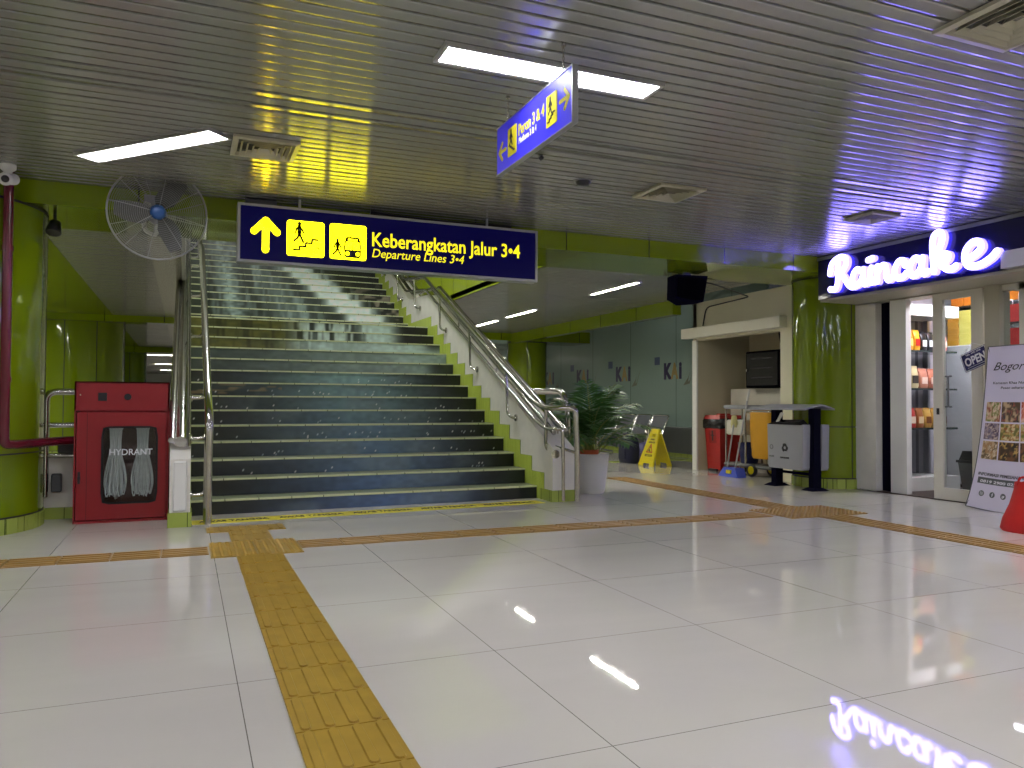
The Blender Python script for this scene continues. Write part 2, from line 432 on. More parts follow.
slats('ceiling', -9, 7.66, -8, 7.19, HC, seed=3)
void('ceiling_backing', (-9, -8, HC + 0.03), (7.66, 7.19, HC + 0.1))
slats('ceiling_passage', -1.24, -0.36, 8.17, 24.9, HB, seed=5)
void('ceiling_passage_backing', (-9, 8.17, HB + 0.03), (-0.06, 50, HB + 0.1))
struct(MB().box((-0.36, 8.17, HB - 0.004), (-0.06, 25, HB + 0.028)).build('trim_1', mat('ceiling_edge_panel', (178, 176, 160), 0.22, 0.5)))
struct(MB().box((-9, 8.17, HB - 0.006), (-1.24, 25, HB + 0.028)).build('trim_2', M_greenY))
slats('ceiling_rear', 3.82, 6.87, 8.17, 16.45, HB, seed=8)
void('ceiling_rear_backing', (3.82, 8.17, HB + 0.03), (6.87, 30, HB + 0.1))
slats('ceiling_distant', 3.82, 8.9, 17.4, 29.9, HB, pitch=0.2, w=0.18, seed=9)
void('ceiling_glass_side', (7.02, 10.3, 3.1), (8.95, 16.6, 3.2))
struct(MB().box((-9, 16.0, 2.50), (-0.06, 16.4, HB)).box((-9, 25.0, 2.45), (3.8, 25.5, HB)).build('trim_3', M_green))
slats('ceiling_far_passage', -9, 3.8, 25.5, 49.5, HB, pitch=0.2, w=0.18, seed=11)
# green cross beam and its long companions
struct(MB().box((-9, 7.20, HB), (7.62, 8.17, HC + 0.2)).build('beam', M_green))
struct(MB().box((6.87, 10.04, 2.40), (7.02, 16.5, HC)).build('beam_lengthwise', M_greenY))
struct(MB().box((3.82, 16.45, 2.46), (8.95, 17.4, HB + .1)).build('beam_rear', M_green))
# enclosing walls
slab('wall_left', (-9.2, -8, 0), (-9, 50, 2.9), M_beige)
slab('wall_back', (-9.2, -8.2, 0), (10.4, -8, 2.9), M_beige)
slab('wall_end', (-9.2, 49.6, 0), (3.9, 49.8, 2.9), M_white)
slab('wall_far', (3.82, 30, 0), (9.1, 30.2, 2.9), M_white)
slab('wall_right_near', (7.9, -8, 0), (8.0, 3.0, 2.9), M_beige)
# stairwell shaft above the rear ceiling
M_shaft = mat('shaft_plaster', (150, 150, 136), 0.6)
struct(MB().box((-0.06, 8.17, HB), (-0.02, 20, 6.0)).build('wall_stairwell_left', M_shaft))
struct(MB().box((3.82, 8.17, HB), (3.86, 20, 6.0)).build('wall_stairwell_right', line_mat('stairwell_tile', (146, 164, 30), (60, 70, 16), [(1, 0.6, 0.1, 0.012), (2, 0.6, 2.62, 0.012)], rough=0.2, noise=0.1)))
struct(MB().box((-0.06, 8.0, HC + 0.2), (3.86, 8.17, 6.0)).build('wall_stairwell_front', M_shaft))
slab('wall_stairwell_end', (-0.06, 20, 4.3), (3.86, 20.2, 6.0), M_shaft)
slab('ceiling_stairwell', (-0.06, 8.1, 6.0), (3.86, 20.2, 6.1), M_white)

# columns (clad in curved green sheet with dark joints and a tiled foot)
def column(x, y, r, top, seam_z, seam_deg, foot=0.12):
    e = bpy.data.objects.new('column', None); COL.objects.link(e); e.location = (x, y, 0); e['_o'] = (x, y, 0); struct(e)
    MB().lathe([(r, foot), (r, seam_z - .006)], (x, y, 0), 64, cap=False).lathe([(r, seam_z + .006), (r, top)], (x, y, 0), 64, cap=False).build('cladding', M_greenplain, e)
    mb = MB()
    mb.lathe([(r - .006, seam_z - .01), (r - .006, seam_z + .01)], (x, y, 0), 64, cap=False)
    mb.lathe([(r + .004, foot), (r + .004, foot + .014)], (x, y, 0), 64, cap=False)
    mb.lathe([(r + .006, top - .02), (r + .006, top)], (x, y, 0), 64, cap=False)
    for d in seam_deg:
        t = math.radians(d); c, s_ = math.cos(t), math.sin(t); px, py = x + r * c, y + r * s_
        mb.prism([(px - s_ * .006, py + c * .006, foot), (px + s_ * .006, py - c * .006, foot), (px + s_ * .006 + c * .003, py - c * .006 + s_ * .003, foot), (px - s_ * .006 + c * .003, py + c * .006 + s_ * .003, foot)], (0, 0, top - foot))
    mb.build('joint', M_black, e)
    mb = MB(); n = int(2 * math.pi * r / .105)
    for k in range(n):
        a0, a1 = 2 * math.pi * k / n + .004 / r, 2 * math.pi * (k + 1) / n - .004 / r
        mb.prism([(x + q * math.cos(a), y + q * math.sin(a), 0) for q, a in ((r - .05, a0), (r + .012, a0), (r + .012, a1), (r - .05, a1))], (0, 0, foot))
    mb.build('foot_tile', M_gtile_y, e)
    return e
column(-1.9, 7.6, 0.80, HB, 0.62, (-46, -100, 10))
column(-1.9, 17.0, 0.80, HB, 0.62, (-62, -100, 0))
column(-1.9, 26.3, 0.80, HB, 0.62, (-62, -20))
column(7.62, 7.66, 0.45, HB, 0.76, (-100, 130))
column(7.5, 17.0, 0.47, 2.46, 0.76, (-113, 150))

# low parapet behind the hydrant box
struct(MB().box((-1.3, 7.9, 0), (-0.12, 8.02, 0.56)).build('wall_parapet', M_stain))
struct(MB().box((-1.3, 7.885, 0), (-0.12, 8.03, 0.10)).build('baseboard_parapet', M_gtile_y))

# frosted glazing with dark base wall on the right of the rear room
struct(MB().box((8.9, 10.3, 0.58), (8.95, 30, 3.1)).build('window_1', M_frost))
struct(MB().box((8.88, 10.3, 0), (8.97, 30, 0.57)).build('wall_right_base', M_greywall))
struct(MB().box((8.84, 10.3, 0), (8.88, 30, 0.07)).box((6.9, 11.9, 0), (8.84, 12.2, 0.004)).build('baseboard_right', M_gtile_y))

# kiosk recess
KX = 7.40
struct(MB().box((KX, 8.07, 2.03), (KX + .15, 10.26, HB)).build('wall_kiosk_front', M_beige))
struct(MB().box((KX - .13, 8.17, 2.06), (KX, 10.40, 2.215)).build('trim_4', mat('kiosk_lintel', (234, 230, 212), 0.45)))
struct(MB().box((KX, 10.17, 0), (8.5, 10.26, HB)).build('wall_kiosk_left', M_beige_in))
struct(MB().box((KX - .01, 10.16, 0), (KX + .02, 10.27, 2.03)).build('trim_5', M_white))
struct(MB().box((KX, 8.07, 0), (KX + .2, 8.30, 2.03)).build('wall_kiosk_post', M_beige))
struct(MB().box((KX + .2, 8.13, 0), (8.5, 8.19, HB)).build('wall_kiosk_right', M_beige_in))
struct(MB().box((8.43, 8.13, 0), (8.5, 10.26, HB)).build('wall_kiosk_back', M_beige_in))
struct(MB().box((KX + .15, 8.19, 2.35), (8.43, 10.17, 2.4)).build('ceiling_kiosk', M_dark))

# shop front
struct(MB().box((7.60, 6.91, 0), (7.84, 7.28, 2.30)).build('wall_shop_post', M_stain))
struct(MB().box((7.70, 6.72, 0), (7.84, 6.91, 2.30)).build('wall_shop_gap', M_darknavy))
struct(MB().box((7.62, 6.60, 0), (7.80, 6.72, 2.30)).box((7.62, 6.50, 0), (7.70, 6.60, 2.26)).build('trim_6', M_white))
struct(MB().box((7.60, 3.0, 2.25), (7.84, 7.28, 2.32)).build('trim_9', M_olive))
struct(MB().box((7.58, 5.355, 0), (7.74, 5.516, 2.30)).build('wall_shop_mullion', M_olive))
struct(MB().box((7.84, 7.22, 0), (10.3, 7.30, 2.9)).build('wall_shop_left', M_shopw))
struct(MB().box((10.2, 3.0, 0), (10.3, 7.3, 2.9)).build('wall_shop_back', M_shopw))
struct(MB().box((7.64, 2.9, 0), (10.3, 3.0, 2.9)).build('wall_shop_right', M_shopw))
struct(MB().box((7.84, 3.0, 2.6), (10.3, 7.3, 2.7)).build('ceiling_shop', M_shopw))
struct(MB().box((7.60, 3.0, 0.0), (10.3, 7.28, 0.012)).build('floor_shop', M_brownfloor))
struct(MB().box((7.66, 3.0, 2.32), (7.84, 7.28, 2.9)).build('wall_shop_head', M_shopw))
# fixed pane beyond the mullion
w = MB(); w.box((7.62, 5.10, 0), (7.68, 5.18, 2.25)).box((7.62, 3.0, 0), (7.68, 3.1, 2.25)).box((7.62, 3.1, 0), (7.68, 5.355, .12)).box((7.62, 3.1, 2.19), (7.68, 5.355, 2.25))
wo = struct(w.build('window_2', M_shopframe))
MB().box((7.645, 3.1, .12), (7.653, 5.355, 2.19)).build('window_glass', M_glass, wo)
# sliding door leaf
d = bpy.data.objects.new('door_1', None); COL.objects.link(d); d.location = (7.62, 5.84, 0); d['_o'] = (7.62, 5.84, 0); struct(d)
MB().box((7.60, 6.015, .012), (7.645, 6.135, 2.25)).box((7.60, 5.55, .012), (7.645, 5.68, 2.25)).box((7.60, 5.68, .012), (7.645, 6.015, .14)).box((7.60, 5.68, 2.18), (7.645, 6.015, 2.25)).build('door_frame', M_shopframe, d)
MB().box((7.619, 5.68, .14), (7.627, 6.015, 2.18)).build('door_glass', M_glass, d)
for yy, xx in ((6.0, 7.66), (5.93, 7.575)):
    MB().tube(smooth_path([(7.62, yy, 1.345), (xx, yy, 1.345), (xx, yy, 1.015), (7.62, yy, 1.015)], .02, 3), .009, 8).build('door_handle', M_greyd, d)
MB().box((7.592, 6.06, .93), (7.60, 6.09, 1.0)).build('door_lock', M_dark, d)

# ------------------------------------------------------------------ tactile floor paving
def bars(mb, x0, y0, x1, y1, along, mi=0, n=4):
    mb.box((x0 + .003, y0 + .003, 0.0), (x1 - .003, y1 - .003, .007), mi)
    for k in range(n):
        if along == 'y':
            c = x0 + (x1 - x0) * (k + .5) / n; a, b = (c, y0 + .025), (c, y1 - .025); d_ = (1, 0)
        else:
            c = y0 + (y1 - y0) * (k + .5) / n; a, b = (x0 + .025, c), (x1 - .025, c); d_ = (0, 1)
        hw = .0175; q = []
        for (px, py), ang in ((a, 1), (b, -1)):
            for s_ in range(7):
                t = math.pi * s_ / 6
                if along == 'y': q.append((px + ang * -hw * math.cos(t), py - ang * hw * math.sin(t)))
                else: q.append((px - ang * hw * math.sin(t), py + ang * hw * math.cos(t)))
        z0, z1 = .007, .0125
        qi = [((x - (a[0] + b[0]) / 2) * (.8 if along == 'y' else .985) + (a[0] + b[0]) / 2, (y - (a[1] + b[1]) / 2) * (.985 if along == 'y' else .8) + (a[1] + b[1]) / 2) for x, y in q]
        m_ = len(q); vs = [(x, y, z0) for x, y in q] + [(x, y, z1) for x, y in qi]
        mb.add(vs, [tuple(range(m_, 2 * m_))] + [(i, (i + 1) % m_, (i + 1) % m_ + m_, i + m_) for i in range(m_)], mi)
def dots(mb, x0, y0, x1, y1, n=6):
    mb.box((x0 + .003, y0 + .003, 0.0), (x1 - .003, y1 - .003, .007))
    for i in range(n):
        for j in range(n):
            cx, cy_ = x0 + (x1 - x0) * (i + .5) / n, y0 + (y1 - y0) * (j + .5) / n
            vs = [(cx + q * math.cos(math.pi * k / 4), cy_ + q * math.sin(math.pi * k / 4), z) for q, z in ((.015, .007), (.010, .0125)) for k in range(8)]
            mb.add(vs, [tuple(range(8, 16))] + [(k, (k + 1) % 8, (k + 1) % 8 + 8, k + 8) for k in range(8)])
T = 0.3025
mb = MB(); y = 5.55
while y > 0.2: bars(mb, .328, y - T, .632, y, 'y'); y -= T
for i in range(2):
    for j in range(2): dots(mb, .168 + .304 * i, 5.55 + .285 * j, .168 + .304 * (i + 1), 5.55 + .285 * (j + 1))
bars(mb, .328, 6.12, .632, 6.40, 'y'); bars(mb, .328, 6.40, .632, 6.62, 'y')
for i in range(2): bars(mb, .168 + .304 * i, 6.62, .168 + .304 * (i + 1), 6.88, 'y')
struct(mb.build('floor_tactile_path', M_tactile))
mb = MB(); x = .166
while x > -8.5: bars(mb, x - T, 5.69, x, 5.97, 'x'); x -= T
x = .778
while x < 4.9: bars(mb, x, 5.72, min(x + T, 5.08), 6.0, 'x'); x += T
for i in range(3):
    for j in range(2): dots(mb, 5.08 + .305 * i, 5.55 + .3 * j, 5.08 + .305 * (i + 1), 5.55 + .3 * (j + 1))
y = 5.55
while y > -2: bars(mb, 5.385, y - T, 5.695, y, 'y'); y -= T
y = 6.15
while y < 9.4: bars(mb, 5.385, y, 5.695, y + T, 'y'); y += T
struct(mb.build('floor_tactile_strip', M_tactile2))

# ================================================================== STAIRCASE
RISE, RUN = 0.162, 0.324
SHX = lambda x: 0.033 * (x - 3.566)
SZ = lambda n: max(0.0, 0.162 * n - 0.026)   # the first riser is lower than the others
XL, XR = 0.05, 3.566
def step_y(n): return 7.775 + RUN * (n - 1) if n <= 14 else 13.18 + RUN * (n - 15)
NST = 28
stair = thing('staircase', 'wide staircase with a waterfall picture printed across its dark risers', 'staircase', (1.8, 7.4, 0))
def mural(s, z, n):
    h = (z - SZ(n - 1)) / RISE
    sk = vn(s * 38, n * 0.35) * .6 + vn(s * 90, z * 5) * .4
    fine = vn(s * 60 + 9, z * 30)
    if n <= 9:
        up = (n - 1) / 9
        c = mixc((19, 24, 29), (27, 33, 34), up)
        c = mixc(c, mixc((58, 74, 100), (92, 116, 114), up), .95 * bumpf(s, .54, .27))
        c = mixc(c, (14, 17, 18), ss(.78, .95, s) * .9); c = mixc(c, (22, 24, 20), (1 - ss(0, .22, s)) * .8)
        c = mixc(c, (82, 92, 96), .55 * ss(.45, .8, vn(s * 7 + n, z * 4)) * bumpf(s, .5, .4))
        if 3 <= n <= 10 and .05 < h < .5 and random.random() < .022 * ss(.35, .7, vn(s * 9 + n * 3.7, n * 1.3)): c = mixc(c, (190, 198, 200), random.uniform(.4, 1))
        if n == 8 and s < .3 and h > .2: c = mixc(c, (120, 96, 64), .5 * ss(.55, .75, vn(s * 30, z * 40)))
    elif n <= 11:
        c = mixc((48, 58, 54), (100, 118, 114), ss(.1, .6, s)); c = mixc(c, (128, 150, 150), ss(.6, .85, s) * (n - 9) / 2)
        if n == 10: c = mixc(c, (24, 28, 28), ss(.86, .95, s))
        c = mixc(c, (70, 84, 80), .5 * vn(s * 12, z * 9))
    elif n <= 14:
        c = mixc((92, 88, 30), (62, 66, 36), vn(s * 25, z * 20)); c = mixc(c, (40, 42, 22), .7 * ss(.5, .8, sk))
        w_ = ss(.33, .48, s); c2 = mixc((40, 48, 44), (150, 168, 164), ss(.32, .62, sk)); c = mixc(c, c2, w_)
        c = mixc(c, (152, 174, 174), ss(.64, .74, s))
        if n >= 13: c = mixc(c, (26, 27, 24), ss(.80, .90, s + (14 - n) * .02))
        if n == 12: c = mixc(c, (142, 164, 162), .85 * ss(.25, .5, s)); 
        if n == 12: c = mixc(c, (30, 34, 32), ss(.9, .97, s) * h)
    else:
        q = (n - 15) / 10
        c = mixc((24, 30, 24), (64, 76, 72), ss(.35, .75, sk)); c = mixc(c, (36, 44, 34), (1 - ss(.0, .12, s)))
        c = mixc(c, (124, 146, 146), .8 * bumpf(s, .20 - .03 * q, .045) * (.5 + .7 * fine))
        c = mixc(c, (112, 132, 132), .8 * bumpf(s, .46 - .10 * q, .10) * (.35 + sk))
        cx = .86 - .36 * q; wdt = .085 - .02 * q
        c = mixc(c, (34, 40, 40), .8 * bumpf(s, cx - .17, .05))
        c = mixc(c, (164, 180, 178), ss(0, .5, bumpf(s, cx - .02, wdt)) * .95)
        c = mixc(c, (128, 142, 144), .6 * bumpf(s, cx + .10, .06) * ss(.4, .6, sk) * ss(.2, .5, q))
        dk = ss(cx + .08, cx + .16, s); rock = mixc((20, 22, 20), (108, 98, 84), ss(.5, .8, vn(s * 32, z * 16)) * (1 - ss(.3, .75, q)) * ss(.72, .8, s))
        c = mixc(c, rock, dk * .95)
    g = 1.5 if n < 10 else (1.3 if n < 15 else 1.42)
    gr = sum(c) / 3
    c = tuple(v * .75 + gr * .25 if n > 9 else v for v in c)   # the upper picture is greyer
    return lin(tuple(min(235, max(6, v * g * (.92 + .16 * fine))) for v in c))
for n in range(1, NST + 1):
    z0, z1, Y = SZ(n - 1), SZ(n), step_y(n)
    nx, nz = 260, 9; mb = MB(); mb.c = []
    vs = []; 
    for j in range(nz + 1):
        for i in range(nx + 1):
            x = XL + (XR - XL) * i / nx; z = z0 + (z1 - .016 - z0) * j / nz; vs.append((x, Y + SHX(x) + .012, z)); mb.c.append(mural(i / nx, z, n))
    mb.add(vs, [(j * (nx + 1) + i, j * (nx + 1) + i + 1, (j + 1) * (nx + 1) + i + 1, (j + 1) * (nx + 1) + i) for j in range(nz) for i in range(nx)])
    mb.build('riser', M_mural, stair)
    yb = step_y(n + 1) + .012 if n < NST else 20.0
    mb = MB()
    mb.prism([(XL, Y + SHX(XL) + .03, z1), (XR, Y + SHX(XR) + .03, z1), (XR, yb + SHX(XR), z1), (XL, yb + SHX(XL), z1)], (0, 0, -.016), 0)
    mb.prism([(XL, Y + SHX(XL), z1 + .001), (XR, Y + SHX(XR), z1 + .001), (XR, Y + SHX(XR) + .03, z1 + .001), (XL, Y + SHX(XL) + .03, z1 + .001)], (0, 0, -.017), 1)
    mb.build('tread', [M_tread, M_nose], stair)

# flanking walls, green stepped tile dado
def top_z(Y, y0): # coping line of the balustrade walls
    if Y < 12.0: return .56 + .478 * (Y - y0)
    if Y < 13.2: return .56 + .478 * (12.0 - y0) + .06 * (Y - 12.0)
    return .56 + .478 * (12.0 - y0) + .072 + .5 * (Y - 13.2)
for nm, xa, xb, ya in (('wall_stairs_left', -.11, .05, 7.02), ('wall_stairs_right', 3.566, 3.82, 7.40)):
    pts = [(xa, ya, .0), (xa, ya, .56), (xa, 12.0, top_z(12.0, ya)), (xa, 13.2, top_z(13.2, ya)), (xa, 20, top_z(20, ya)), (xa, 20, 0)]
    struct(MB().prism(pts, (xb - xa, 0, 0)).build(nm, M_stain))
    struct(MB().box((xa - .012, ya - .012, 0), (xb + .012, ya + .3, .12)).build('baseboard_' + nm[5:], M_gtile_y))
    mb = MB()
    mj = MB(); xf, dx = (xb, .008) if nm.endswith('left') else (xa, -.008)
    for n in range(1, NST + 1):   # two tall tiles beside every step, lifted one riser above the tread
        sh = SHX(xf); Y = step_y(n) + sh; z1 = SZ(n)
        yn = step_y(n + 1) + sh if n < NST else Y + RUN
        ys = Y - .17; k = 0
        mj.box((xf, ys, max(0, z1 - RISE)), (xf + dx * .5, yn - .17, z1 + .155))
        while ys < yn - .18:
            ye = min(ys + .088, yn - .17)
            mb.box((xf, ys + .003, max(0, z1 - RISE) + .002), (xf + dx, ye - .003, z1 + .153)); ys += .088
    tr = struct(mb.build('trim_7' if nm.endswith('left') else 'trim_8', M_gtile))
    mj.build('joint', mat('tile_grout', (92, 104, 40), .7), tr)

struct(MB().bevbox((-.085, 7.004, .13), (.025, 7.02, .545), .012).build('trim_10', M_white))
# caution tape on the floor along the first step
mb = MB(); ft = Frame((XL + .02, 7.105, .0), (1, .074, 0), (-.074, 1, 0))
ft.rect(mb, 0, 0, 3.40, .24, 0, .003)
to = tag(mb.build('caution_tape', M_tape, None, (1.8, 7.4, 0)), 'yellow caution tape with black lettering along the foot of the stairs', 'tape')
for k in range(5):
    mb = MB(); ft.text(mb, 'AWAS TANGGA', 0.06 + k * .67, .075, .09, .0032, width=.58, bold=.015); mb.build('lettering', M_ink, to)

# ================================================================== LAMPS
def lamp(label, c, l, w, rot, z, m_panel, group=None, drop=0.02, louvre=False):
    t = thing('ceiling_light', label, 'ceiling light', (c[0], c[1], z), group)
    ca, sa = math.cos(rot), math.sin(rot)
    def q(x, y): return (c[0] + x * ca - y * sa, c[1] + x * sa + y * ca)
    hl, hw = l / 2, w / 2; mb = MB()
    for x0, y0, x1, y1 in ((-hl - .02, -hw - .02, hl + .02, -hw), (-hl - .02, hw, hl + .02, hw + .02), (-hl - .02, -hw, -hl, hw), (hl, -hw, hl + .02, hw)):
        mb.prism([(*q(x0, y0), z - drop), (*q(x1, y0), z - drop), (*q(x1, y1), z - drop), (*q(x0, y1), z - drop)], (0, 0, drop + .02))
    mb.build('housing', M_lampbody, t)
    mb = MB(); mb.prism([(*q(-hl, -hw), z - drop * .6), (*q(hl, -hw), z - drop * .6), (*q(hl, hw), z - drop * .6), (*q(-hl, hw), z - drop * .6)], (0, 0, .008))
    mb.build('diffuser', m_panel, t)
    if louvre:
        mb = MB(); zb = z - drop
        def bar(x0, y0, x1, y1): mb.prism([(*q(x0, y0), zb), (*q(x1, y0), zb), (*q(x1, y1), zb), (*q(x0, y1), zb)], (0, 0, .006))
        n = int(l / .024)
        for i in range(1, n): bar(-hl + l * i / n - .0022, -hw, -hl + l * i / n + .0022, hw)
        for i in range(1, 8): bar(-hl, -hw + w * i / 8 - .0016, hl, -hw + w * i / 8 + .0016)
        mb.build('louvre', M_white, t)
    return t
lamp('long white ceiling light panel above the hanging blue two-arrow sign', (1.778, 3.70), 1.22, .175, 0.0, HC, M_lamp, louvre=True)
lamp('slanting white ceiling light panel above the wall fan', (-0.245, 5.87), 1.24, .17, math.radians(-47), HC, M_lamp, louvre=True)
for k, (x, y) in enumerate(((1.78, 0.6), (1.78, -2.6), (-2.4, 2.6), (-2.4, -1.0), (5.9, 3.35), (5.3, 0.6), (5.0, -2.6), (-6.0, 1.0), (-5.6, 5.0), (-1.0, -5.0), (4.0, -5.4))):
    lamp('unseen white ceiling light panel added to light the hall', (x, y), 1.22, .175, 0.0, HC, M_lamp, 'unseen ceiling lights added to the hall')  # out-of-view panels put in to light the hall
lamp('nearest of the three slim tube lights on the rear ceiling', (5.40, 9.30), 1.24, .055, math.pi / 2, HB, M_lampfar)
lamp('second slim tube light on the rear ceiling, beyond the first', (5.43, 12.60), 1.24, .055, math.pi / 2, HB, M_lampfar)
lamp('farthest slim tube light on the rear ceiling by the stairwell', (5.48, 14.45), 1.24, .055, math.pi / 2, HB, M_lampfar)
lamp('slim tube light in the distance behind the far green column', (6.3, 22.0), 1.24, .10, 0, HB, M_lampfar)
for y in (10.5, 14.0, 20.0): lamp('unseen tube light added to brighten the left passage', (-4.0, y), 1.24, .10, math.pi / 2, HB, M_lampfar, 'unseen lights added beside the left passage')  # added out of view so the passage ceiling and columns are lit
for y, w_ in ((29.0, 'nearer'), (36.0, 'middle'), (43.0, 'farther')): lamp('%s bright tube light deep in the left passage' % w_, (-.75, y), .9, .10, 0, HB, M_lampfar)
for y in (8.9, 11.5): lamp('unseen tube light added to light the upper stairs', (1.8, y), 1.24, .16, 0, 6.0, emit('upper_stair_fill', (250, 250, 255), 170.0), 'unseen lights added in the upper stairwell')  # unseen pair, placed forward so the risers catch light
lamp('unseen bright panel light added in the shop ceiling', (8.5, 5.9), 1.1, .5, math.pi / 2, 2.6, emit('shop_fill_light', (246, 244, 255), 34.0))  # unseen emitter that brightens the shop interior
lamp('unseen tube light in the ceiling strip before the frosted glass wall', (8.3, 13.0), 1.0, .06, math.pi / 2, 3.1, emit('unseen_glass_side_lamp', (250, 250, 255), 8.0))  # unseen lamp hidden beyond the lengthwise beam

# ================================================================== HANGING SIGNS
K0 = (.386, 6.90, 2.215); KW, KH = 2.765, .50
sign_navy = emit('sign_navy_lit', (14, 10, 110), 0.16, (8, 6, 44)); sign_navy.node_tree.nodes['Principled BSDF'].inputs['Specular IOR Level'].default_value = .15
ks = thing('direction_sign', 'long navy sign with yellow arrow, stairs and train pictograms above the stairs', 'sign', (.386 + KW / 2, 6.96, 2.215))
fr = Frame(K0, (1, 0, 0), (0, 0, 1))
MB().box((.400, 6.902, 2.229), (.386 + KW - .014, 7.03, 2.215 + KH - .014)).build('panel', sign_navy, ks)
mb = MB()
for a in ((0, 0, KW, .022), (0, KH - .022, KW, KH), (0, .022, .022, KH - .022), (KW - .022, .022, KW, KH - .022)): fr.rect(mb, *a, -.13, .006)
mb.build('frame', M_alu, ks)
mb = MB(); az = .003
fr.stroke(mb, [(.226, .115), (.226, .36)], .056, 0, az, rnd=True)
fr.stroke(mb, [(.132, .268), (.226, .366), (.320, .268)], .056, 0, az, rnd=True)
mb.build('arrow', M_sy, ks)
def person_fig(f, mb, x, y, k, z):
    z += .001; k *= 1.12   # small walking pictogram: head, trunk, arms, legs
    f.disc(mb, x, y + .95 * k, .10 * k, z, z + .001, 0, 12)
    f.stroke(mb, [(x, y + .80 * k), (x, y + .48 * k)], .20 * k, z, z + .001, rnd=True)
    f.stroke(mb, [(x, y + .46 * k), (x + .08 * k, y + .25 * k), (x + .20 * k, y)], .12 * k, z, z + .001, rnd=True)
    f.stroke(mb, [(x, y + .46 * k), (x - .08 * k, y + .22 * k), (x - .26 * k, y + .04 * k)], .12 * k, z, z + .001, rnd=True)
    f.stroke(mb, [(x, y + .80 * k), (x + .15 * k, y + .62 * k), (x + .22 * k, y + .45 * k)], .10 * k, z, z + .001, rnd=True)
    f.stroke(mb, [(x, y + .80 * k), (x - .16 * k, y + .65 * k), (x - .18 * k, y + .46 * k)], .10 * k, z, z + .001, rnd=True)
def stairs_fig(f, mb, x, y, w, z, up=True):
    n = 4; sx, sy_ = w / n, w / n * .62; pts = []
    for k in range(n):
        xx = x + sx * k if up else x + w - sx * k
        d = sx if up else -sx
        pts += [(xx, y + sy_ * k), (xx + d * .98, y + sy_ * k)]
    f.stroke(mb, pts, w * .085, z, z + .003)
pm = MB(); fr.rect(pm, .401, .082, .717, .388, 0, az, r=.022); p1 = pm.build('stairs_pictogram', M_sy, ks)
mb = MB(); person_fig(fr, mb, .505, .205, .15, az); stairs_fig(fr, mb, .455, .135, .21, az)
fr.stroke(mb, [(.63, .125), (.668, .163)], .008, az, az + .001); fr.stroke(mb, [(.645, .165), (.67, .165), (.67, .14)], .007, az, az + .001)
mb.build('symbol', M_ink, p1)
pm = MB(); fr.rect(pm, .765, .082, 1.086, .392, 0, az, r=.022); p2 = pm.build('train_pictogram', M_sy, ks)
mb = MB(); person_fig(fr, mb, .832, .118, .125, az)
tx, ty = .965, .10
fr.poly(mb, [(tx - .075, ty + .07), (tx + .075, ty + .07), (tx + .075, ty + .02), (tx + .06, ty), (tx - .06, ty), (tx - .075, ty + .02)], az, az + .001)
fr.stroke(mb, [(tx - .074, ty + .07), (tx - .066, ty + .13), (tx - .052, ty + .178), (tx + .052, ty + .178), (tx + .066, ty + .13), (tx + .074, ty + .07)], .013, az, az + .001)
fr.poly(mb, [(tx - .062, ty + .142), (tx + .062, ty + .142), (tx + .05, ty + .18), (tx - .05, ty + .18)], az, az + .001)
fr.stroke(mb, [(tx, ty + .07), (tx, ty + .15)], .007, az, az + .001)
fr.stroke(mb, [(tx - .02, ty + .18), (tx - .012, ty + .20)], .006, az, az + .001); fr.stroke(mb, [(tx + .02, ty + .18), (tx + .012, ty + .20)], .006, az, az + .001)
fr.stroke(mb, [(tx - .03, ty - .004), (tx - .05, ty - .026)], .006, az, az + .001); fr.stroke(mb, [(tx + .03, ty - .004), (tx + .05, ty - .026)], .006, az, az + .001)
mb.build('symbol', M_ink, p2)
mb = MB()
for dx in (-.045, .045): fr.disc(mb, tx + dx, ty + .036, .018, az + .001, az + .002)
fr.rect(mb, tx - .04, ty + .15, tx + .04, ty + .168, az + .001, az + .002)
mb.build('headlight', M_sy, p2)
mb = MB(); fr.text(mb, 'Keberangkatan Jalur 3\u20224', 1.140, .222, .125, .0, width=1.44, bold=.012); mb.build('lettering', M_sytext, ks)
mb = MB(); fr.text(mb, 'Departure Lines 3\u20224', 1.140, .122, .078, .0, width=.870, bold=.0, shear=.22); mb.build('small_lettering', M_sytext, ks)
mb = MB()
for x in (.9, 2.65): mb.tube([(x, 6.97, 2.70), (x, 6.97, HC + .01)], .012, 8)
mb.build('hanger', M_alu, ks)

# blue two-way sign on chains
ps = thing('platform_sign', 'blue hanging sign with two yellow arrows below the ceiling light panel', 'sign', (1.69, 3.765, 2.375))
pf = Frame((1.678, 4.25, 2.377), (0, -1, 0), (0, 0, 1)); PW, PH = .97, .272
MB().box((1.678, 3.28, 2.377), (1.702, 4.25, 2.649)).build('panel', emit('sign_blue_lit', (58, 52, 240), .32, (48, 44, 190)), ps)
mb = MB()
mb.box((1.674, 3.276, 2.372), (1.706, 4.254, 2.378)).box((1.674, 3.276, 2.648), (1.706, 4.254, 2.653)).box((1.674, 3.273, 2.372), (1.706, 3.280, 2.653))
mb.build('frame', M_alu, ps)
mb = MB(); pf.stroke(mb, [(.045, .118), (.135, .118)], .020, 0, .003, rnd=True); pf.stroke(mb, [(.085, .165), (.04, .118), (.085, .071)], .020, 0, .003, rnd=True); mb.build('arrow', M_yel, ps)
mb = MB(); pf.stroke(mb, [(.84, .136), (.93, .136)], .020, 0, .003, rnd=True); pf.stroke(mb, [(.89, .183), (.935, .136), (.89, .089)], .020, 0, .003, rnd=True); mb.build('arrow', M_yel, ps)
